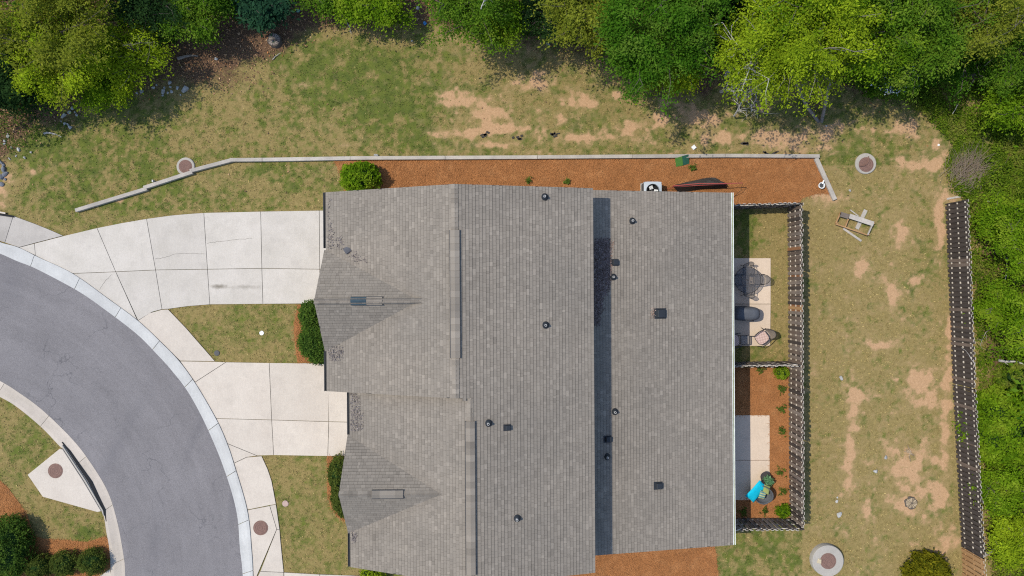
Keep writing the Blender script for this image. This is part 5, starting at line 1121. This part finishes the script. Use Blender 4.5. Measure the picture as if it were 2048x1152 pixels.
def cushion(name, label, c, size, rot, mt, cat='cushion'):
    bm = bmesh.new(); bmesh.ops.create_grid(bm, x_segments=8, y_segments=6, size=.5); top = list(bm.verts)
    me = bpy.data.meshes.new(name); vs = []; nx_, ny_ = 9, 7
    for s_ in (1, -1):
        for j in range(ny_):
            for i in range(nx_):
                u, v = -1 + 2 * i / (nx_ - 1), -1 + 2 * j / (ny_ - 1); q = max(0, (1 - u ** 4) * (1 - v ** 4)) ** .5
                vs.append((u * .5 * size[0] * (1 - .05 * (1 - abs(v))), v * .5 * size[1] * (1 - .05 * (1 - abs(u))), s_ * (.12 + .88 * q) * .5 * size[2]))
    bm.free(); fs = []; k = nx_ * ny_
    for j in range(ny_ - 1):
        for i in range(nx_ - 1): f = (j * nx_ + i, j * nx_ + i + 1, (j + 1) * nx_ + i + 1, (j + 1) * nx_ + i); fs += [f, tuple(k + q for q in f[::-1])]
    edge = [i for i in range(nx_)] + [j * nx_ + nx_ - 1 for j in range(1, ny_)] + [(ny_ - 1) * nx_ + i for i in range(nx_ - 2, -1, -1)] + [j * nx_ for j in range(ny_ - 2, 0, -1)]
    fs += [(edge[i - 1], k + edge[i - 1], k + edge[i], edge[i]) for i in range(len(edge))]
    me.from_pydata(vs, [], fs); me.materials.append(mt); me.polygons.foreach_set('use_smooth', [True] * len(fs)); me.update()
    o = bpy.data.objects.new(name, me); o.location = c; o.rotation_euler = rot; link(o); tag(o, label, cat)
cushion('seat_cushion', 'bright turquoise cushion draped over the wicker lounge chair', P(1513, 983, .55) , (1.12, .70, .12), (.34, -.06, .86), M['turq'])
cushion('pillow', 'olive green pillow on the wicker lounge chair', P(1533, 979, .62), (.46, .34, .13), (-.1, .3, 1.2), M['olive'], 'pillow')
cushion('pillow', 'teal and mustard striped pillow on the wicker lounge chair', P(1525, 990, .66), (.36, .42, .13), (.1, .15, -.25), M['stripe'], 'pillow')
c = P(1530, 953, .25); pl = thing('planter', 'dark round planter bowl with a green plant beside the lounge chair', 'planter', (c.x, c.y, .06))
MB().lathe([(.14, 0), (.24, .22), (.27, .26), (.24, .26), (.22, .2), (.02, .2)], (0, 0, 0), 24).build('bowl', M['planter'], pl)
C = np.c_[rng.normal(.14, .1, 45), rng.normal(-.14, .1, 45), rng.uniform(.25, .5, 45)]; crown_obj('plant', C, 7, .05, .1, leafmat('pale_plant_leaf', (.05, .15, .06), (.22, .38, .2)), pl, (0, 0, 0), zmin=.2)
# air conditioner
c = P(1305.5, 381, .8); ac = thing('air_conditioner', 'grey outdoor air conditioner beside the north wall in the straw', 'air conditioner', (c.x, c.y, .0))
MB().box((0, 0, .05), (1.0, .95, .1)).build('pad', M['manhole_concrete'], ac)
mb = MB(); w = .44
for s_ in (-1, 1): mb.box((s_ * w, 0, .45), (.03, .88, .7)); mb.box((0, s_ * (w - .001), .45), (.85, .03, .7))
mb.build('cabinet', M['ac'], ac, bevel=.01); mb = MB()
for i in range(14):
    for s_ in (-1, 1): mb.box((s_ * .46, 0, .16 + i * .044), (.012, .8, .018))
mb.build('louvre', M['gutter_dark'], ac)
n = 32; vs = []
for i in range(n):
    a_ = math.tau * i / n; sq = lambda v: math.copysign(min(abs(v) ** .3, 1), v) * .46
    vs += [(.34 * math.cos(a_), .34 * math.sin(a_), .835), (sq(math.cos(a_)), sq(math.sin(a_)), .815), (.34 * math.cos(a_), .34 * math.sin(a_), .7)]
MB().add(vs, [(3 * i, 3 * i + 1, 3 * ((i + 1) % n) + 1, 3 * ((i + 1) % n)) for i in range(n)] + [(3 * i, 3 * ((i + 1) % n), 3 * ((i + 1) % n) + 2, 3 * i + 2) for i in range(n)]).build('top_panel', M['ac'], ac)
MB().lathe([(.35, .5), (.35, .505)], (0, 0, 0), 24).build('shroud', M['void'], ac)
for i in range(3):
    a_ = 1.9 + i * 2.094; R = Matrix.Rotation(a_, 3, 'Z') @ Matrix.Rotation(.3, 3, 'X'); MB().box(Matrix.Rotation(a_, 3, 'Z') @ Vector((.19, 0, .66)), (.2, .22, .012), M=R).build('fan_blade', M['white'], ac)
MB().lathe([(.06, .52), (.06, .7), (.02, .71)], (0, 0, 0), 14).build('hub', M['metal_dark'], ac)
mb = MB()
for r in (.12, .2, .28, .34): mb.tube([(r * math.cos(a_), r * math.sin(a_), .84) for a_ in np.linspace(0, math.tau, 25)], .003, 4)
mb.build('grille', M['metal_dark'], ac)
# collapsed net with red frame
c = P(1410, 372); nt = thing('folded_net', 'collapsed black net on a faded red tube frame beside the air conditioner', 'net', (c.x, c.y, 0))
g = lambda px, py, z: P(px, py, z) - nt.location
MB().tube([g(1340, 377, .35), g(1346, 372, .75), g(1398, 367, .85), g(1452, 367, .85), g(1485, 366, .8)], .022, 8).build('top_tube', M['red'], nt)
MB().tube([g(1347, 374, .6), g(1400, 370.5, .66), g(1452, 368.5, .7)], .02, 8).build('lower_tube', M['red'], nt)
MB().tube([g(1334, 378, .05), g(1345, 376, .4), g(1347, 373, .7)], .02, 8).build('end_tube', M['red'], nt)
MB().tube([g(1485, 366, .8), g(1482, 381, .4), g(1466, 395, .03)], .012, 6).build('guy_line', M['metal_dark'], nt)
a1 = [g(1347 + 105 * u, 374.5 - 5 * u, .62 + .1 * u) for u in np.linspace(0, 1, 12)]; a2 = [g(1356 + 98 * u, 384 - 8 * u + .8 * math.sin(9 * u), .04) for u in np.linspace(0, 1, 12)]
mb = MB(); vs = a1 + a2 + [v + Vector((0, .02, 0)) for v in a1 + a2]; fs = [(i, i + 1, 13 + i, 12 + i) for i in range(11)]; fs += [tuple(24 + q for q in f[::-1]) for f in fs]; mb.add(vs, fs); mb.build('fabric_panel', M['net'], nt)
top = [(1345, 372), (1352, 369), (1362, 367), (1372, 364), (1384, 362), (1396, 359), (1405, 357), (1418, 355), (1428, 354.5), (1434, 357), (1442, 362), (1452, 366)]
rows = []
for f, zz in ((0, .05), (.3, .28), (.6, .34), (.85, .5), (1, .6)):
    rows.append([g(x, y + (374 - 6 * i / 11 - y) * f, max(.03, zz + random.gauss(0, .06) * (0 < f < 1))) for i, (x, y) in enumerate(top)])
vs = [v for r in rows for v in r]; MB().add(vs, [(j * 12 + i, j * 12 + i + 1, j * 12 + i + 13, j * 12 + i + 12) for j in range(4) for i in range(11)]).build('loose_netting', M['net'], nt)
# green mat
c = P(1363, 322.5); gm = thing('green_mat', 'small rectangular green mat lying across the timber edging', 'mat', (c.x, c.y, .0), .21)
MB().add([(-.36, -.24, .05), (.02, -.24, .06), (.02, .22, .24), (-.36, .2, .235), (-.36, -.24, .03), (.02, -.24, .04), (.02, .22, .22), (-.36, .2, .215)], [(0, 1, 2, 3), (7, 6, 5, 4), (0, 4, 5, 1), (2, 6, 7, 3), (0, 3, 7, 4)]).build('panel', M['mat_green'], gm)
MB().add([(.022, -.24, .065), (.36, -.22, .05), (.36, .24, .25), (.022, .23, .25), (.022, -.24, .045), (.36, -.22, .03), (.36, .24, .23), (.022, .23, .23)], [(0, 1, 2, 3), (7, 6, 5, 4), (0, 4, 5, 1), (2, 6, 7, 3), (1, 5, 6, 2)]).build('panel', M['mat_dark'], gm)
# white pot
c = P(1643, 371, .2); wp = thing('small_pot', 'small white pot at the right end of the straw bed', 'pot', (c.x, c.y, .02))
MB().lathe([(.11, 0), (.16, .2), (.17, .22), (.13, .22), (.12, .15), (.02, .15)], (0, 0, 0), 20).build('bowl', M['white'], wp)
MB().lathe([(.115, .155), (.02, .165)], (0, 0, 0), 16).build('soil', M['gutter_dark'], wp)
MB().tube([(.04, .08, .2), (.1, .26, .24)], [.05, .04], 8).build('spout', M['white'], wp)
# broken wooden planter box frame with planks
c = P(1709, 448); wf = thing('broken_planter', 'broken wooden planter frame lying on the back lawn', 'planter frame', (c.x, c.y, 0))
g = lambda px, py, z: P(px, py, z) - wf.location
MB().beam(g(1671, 448, .22), g(1734, 470, .22), .06, .09).build('side_rail', M['fence_new'], wf)
for a_, b2, m_ in [((1681, 425), (1671, 447), 'fence_new'), ((1699, 431), (1690, 454), 'fence_new'), ((1746, 446), (1735, 470), 'timber')]: MB().beam(g(*a_, .24), g(*b2, .24), .055, .09).build('crosspiece', M[m_], wf)
MB().beam(g(1680, 428, .27), g(1700, 434, .27), .25, .03, -.2).build('top_plank', M['fence_top'], wf)
MB().beam(g(1699, 432, .31), g(1747, 448, .31), .25, .03, .1).build('top_plank', M['timber'], wf)
for a_ in [(1672, 447), (1734, 470), (1682, 427), (1745, 447)]: MB().box(g(*a_, 0) + Vector((0, 0, .1)), (.07, .07, .2), rz=-.35).build('leg', M['fence_new'], wf)
for a_, b2, w_, lb in [((1731, 420), (1713, 458), .2, 'grey plank lying under the broken planter frame'), ((1686, 457), (1722, 482), .11, 'narrow loose stick below the broken planter frame'), ((1700, 420), (1716, 432), .06, 'thin splintered batten behind the broken planter frame')]:
    o = MB().beam(P(*a_) + Vector((0, 0, .025)), P(*b2) + Vector((0, 0, .025)), w_, .04).build('loose_plank', M['timber']); tag(o, lb, 'plank')
o = MB().beam(P(1893, 398) + Vector((0, 0, .03)), P(1920, 393) + Vector((0, 0, .03)), .1, .04).build('loose_plank', M['timber']); tag(o, 'pale loose plank at the top end of the back fence', 'plank')
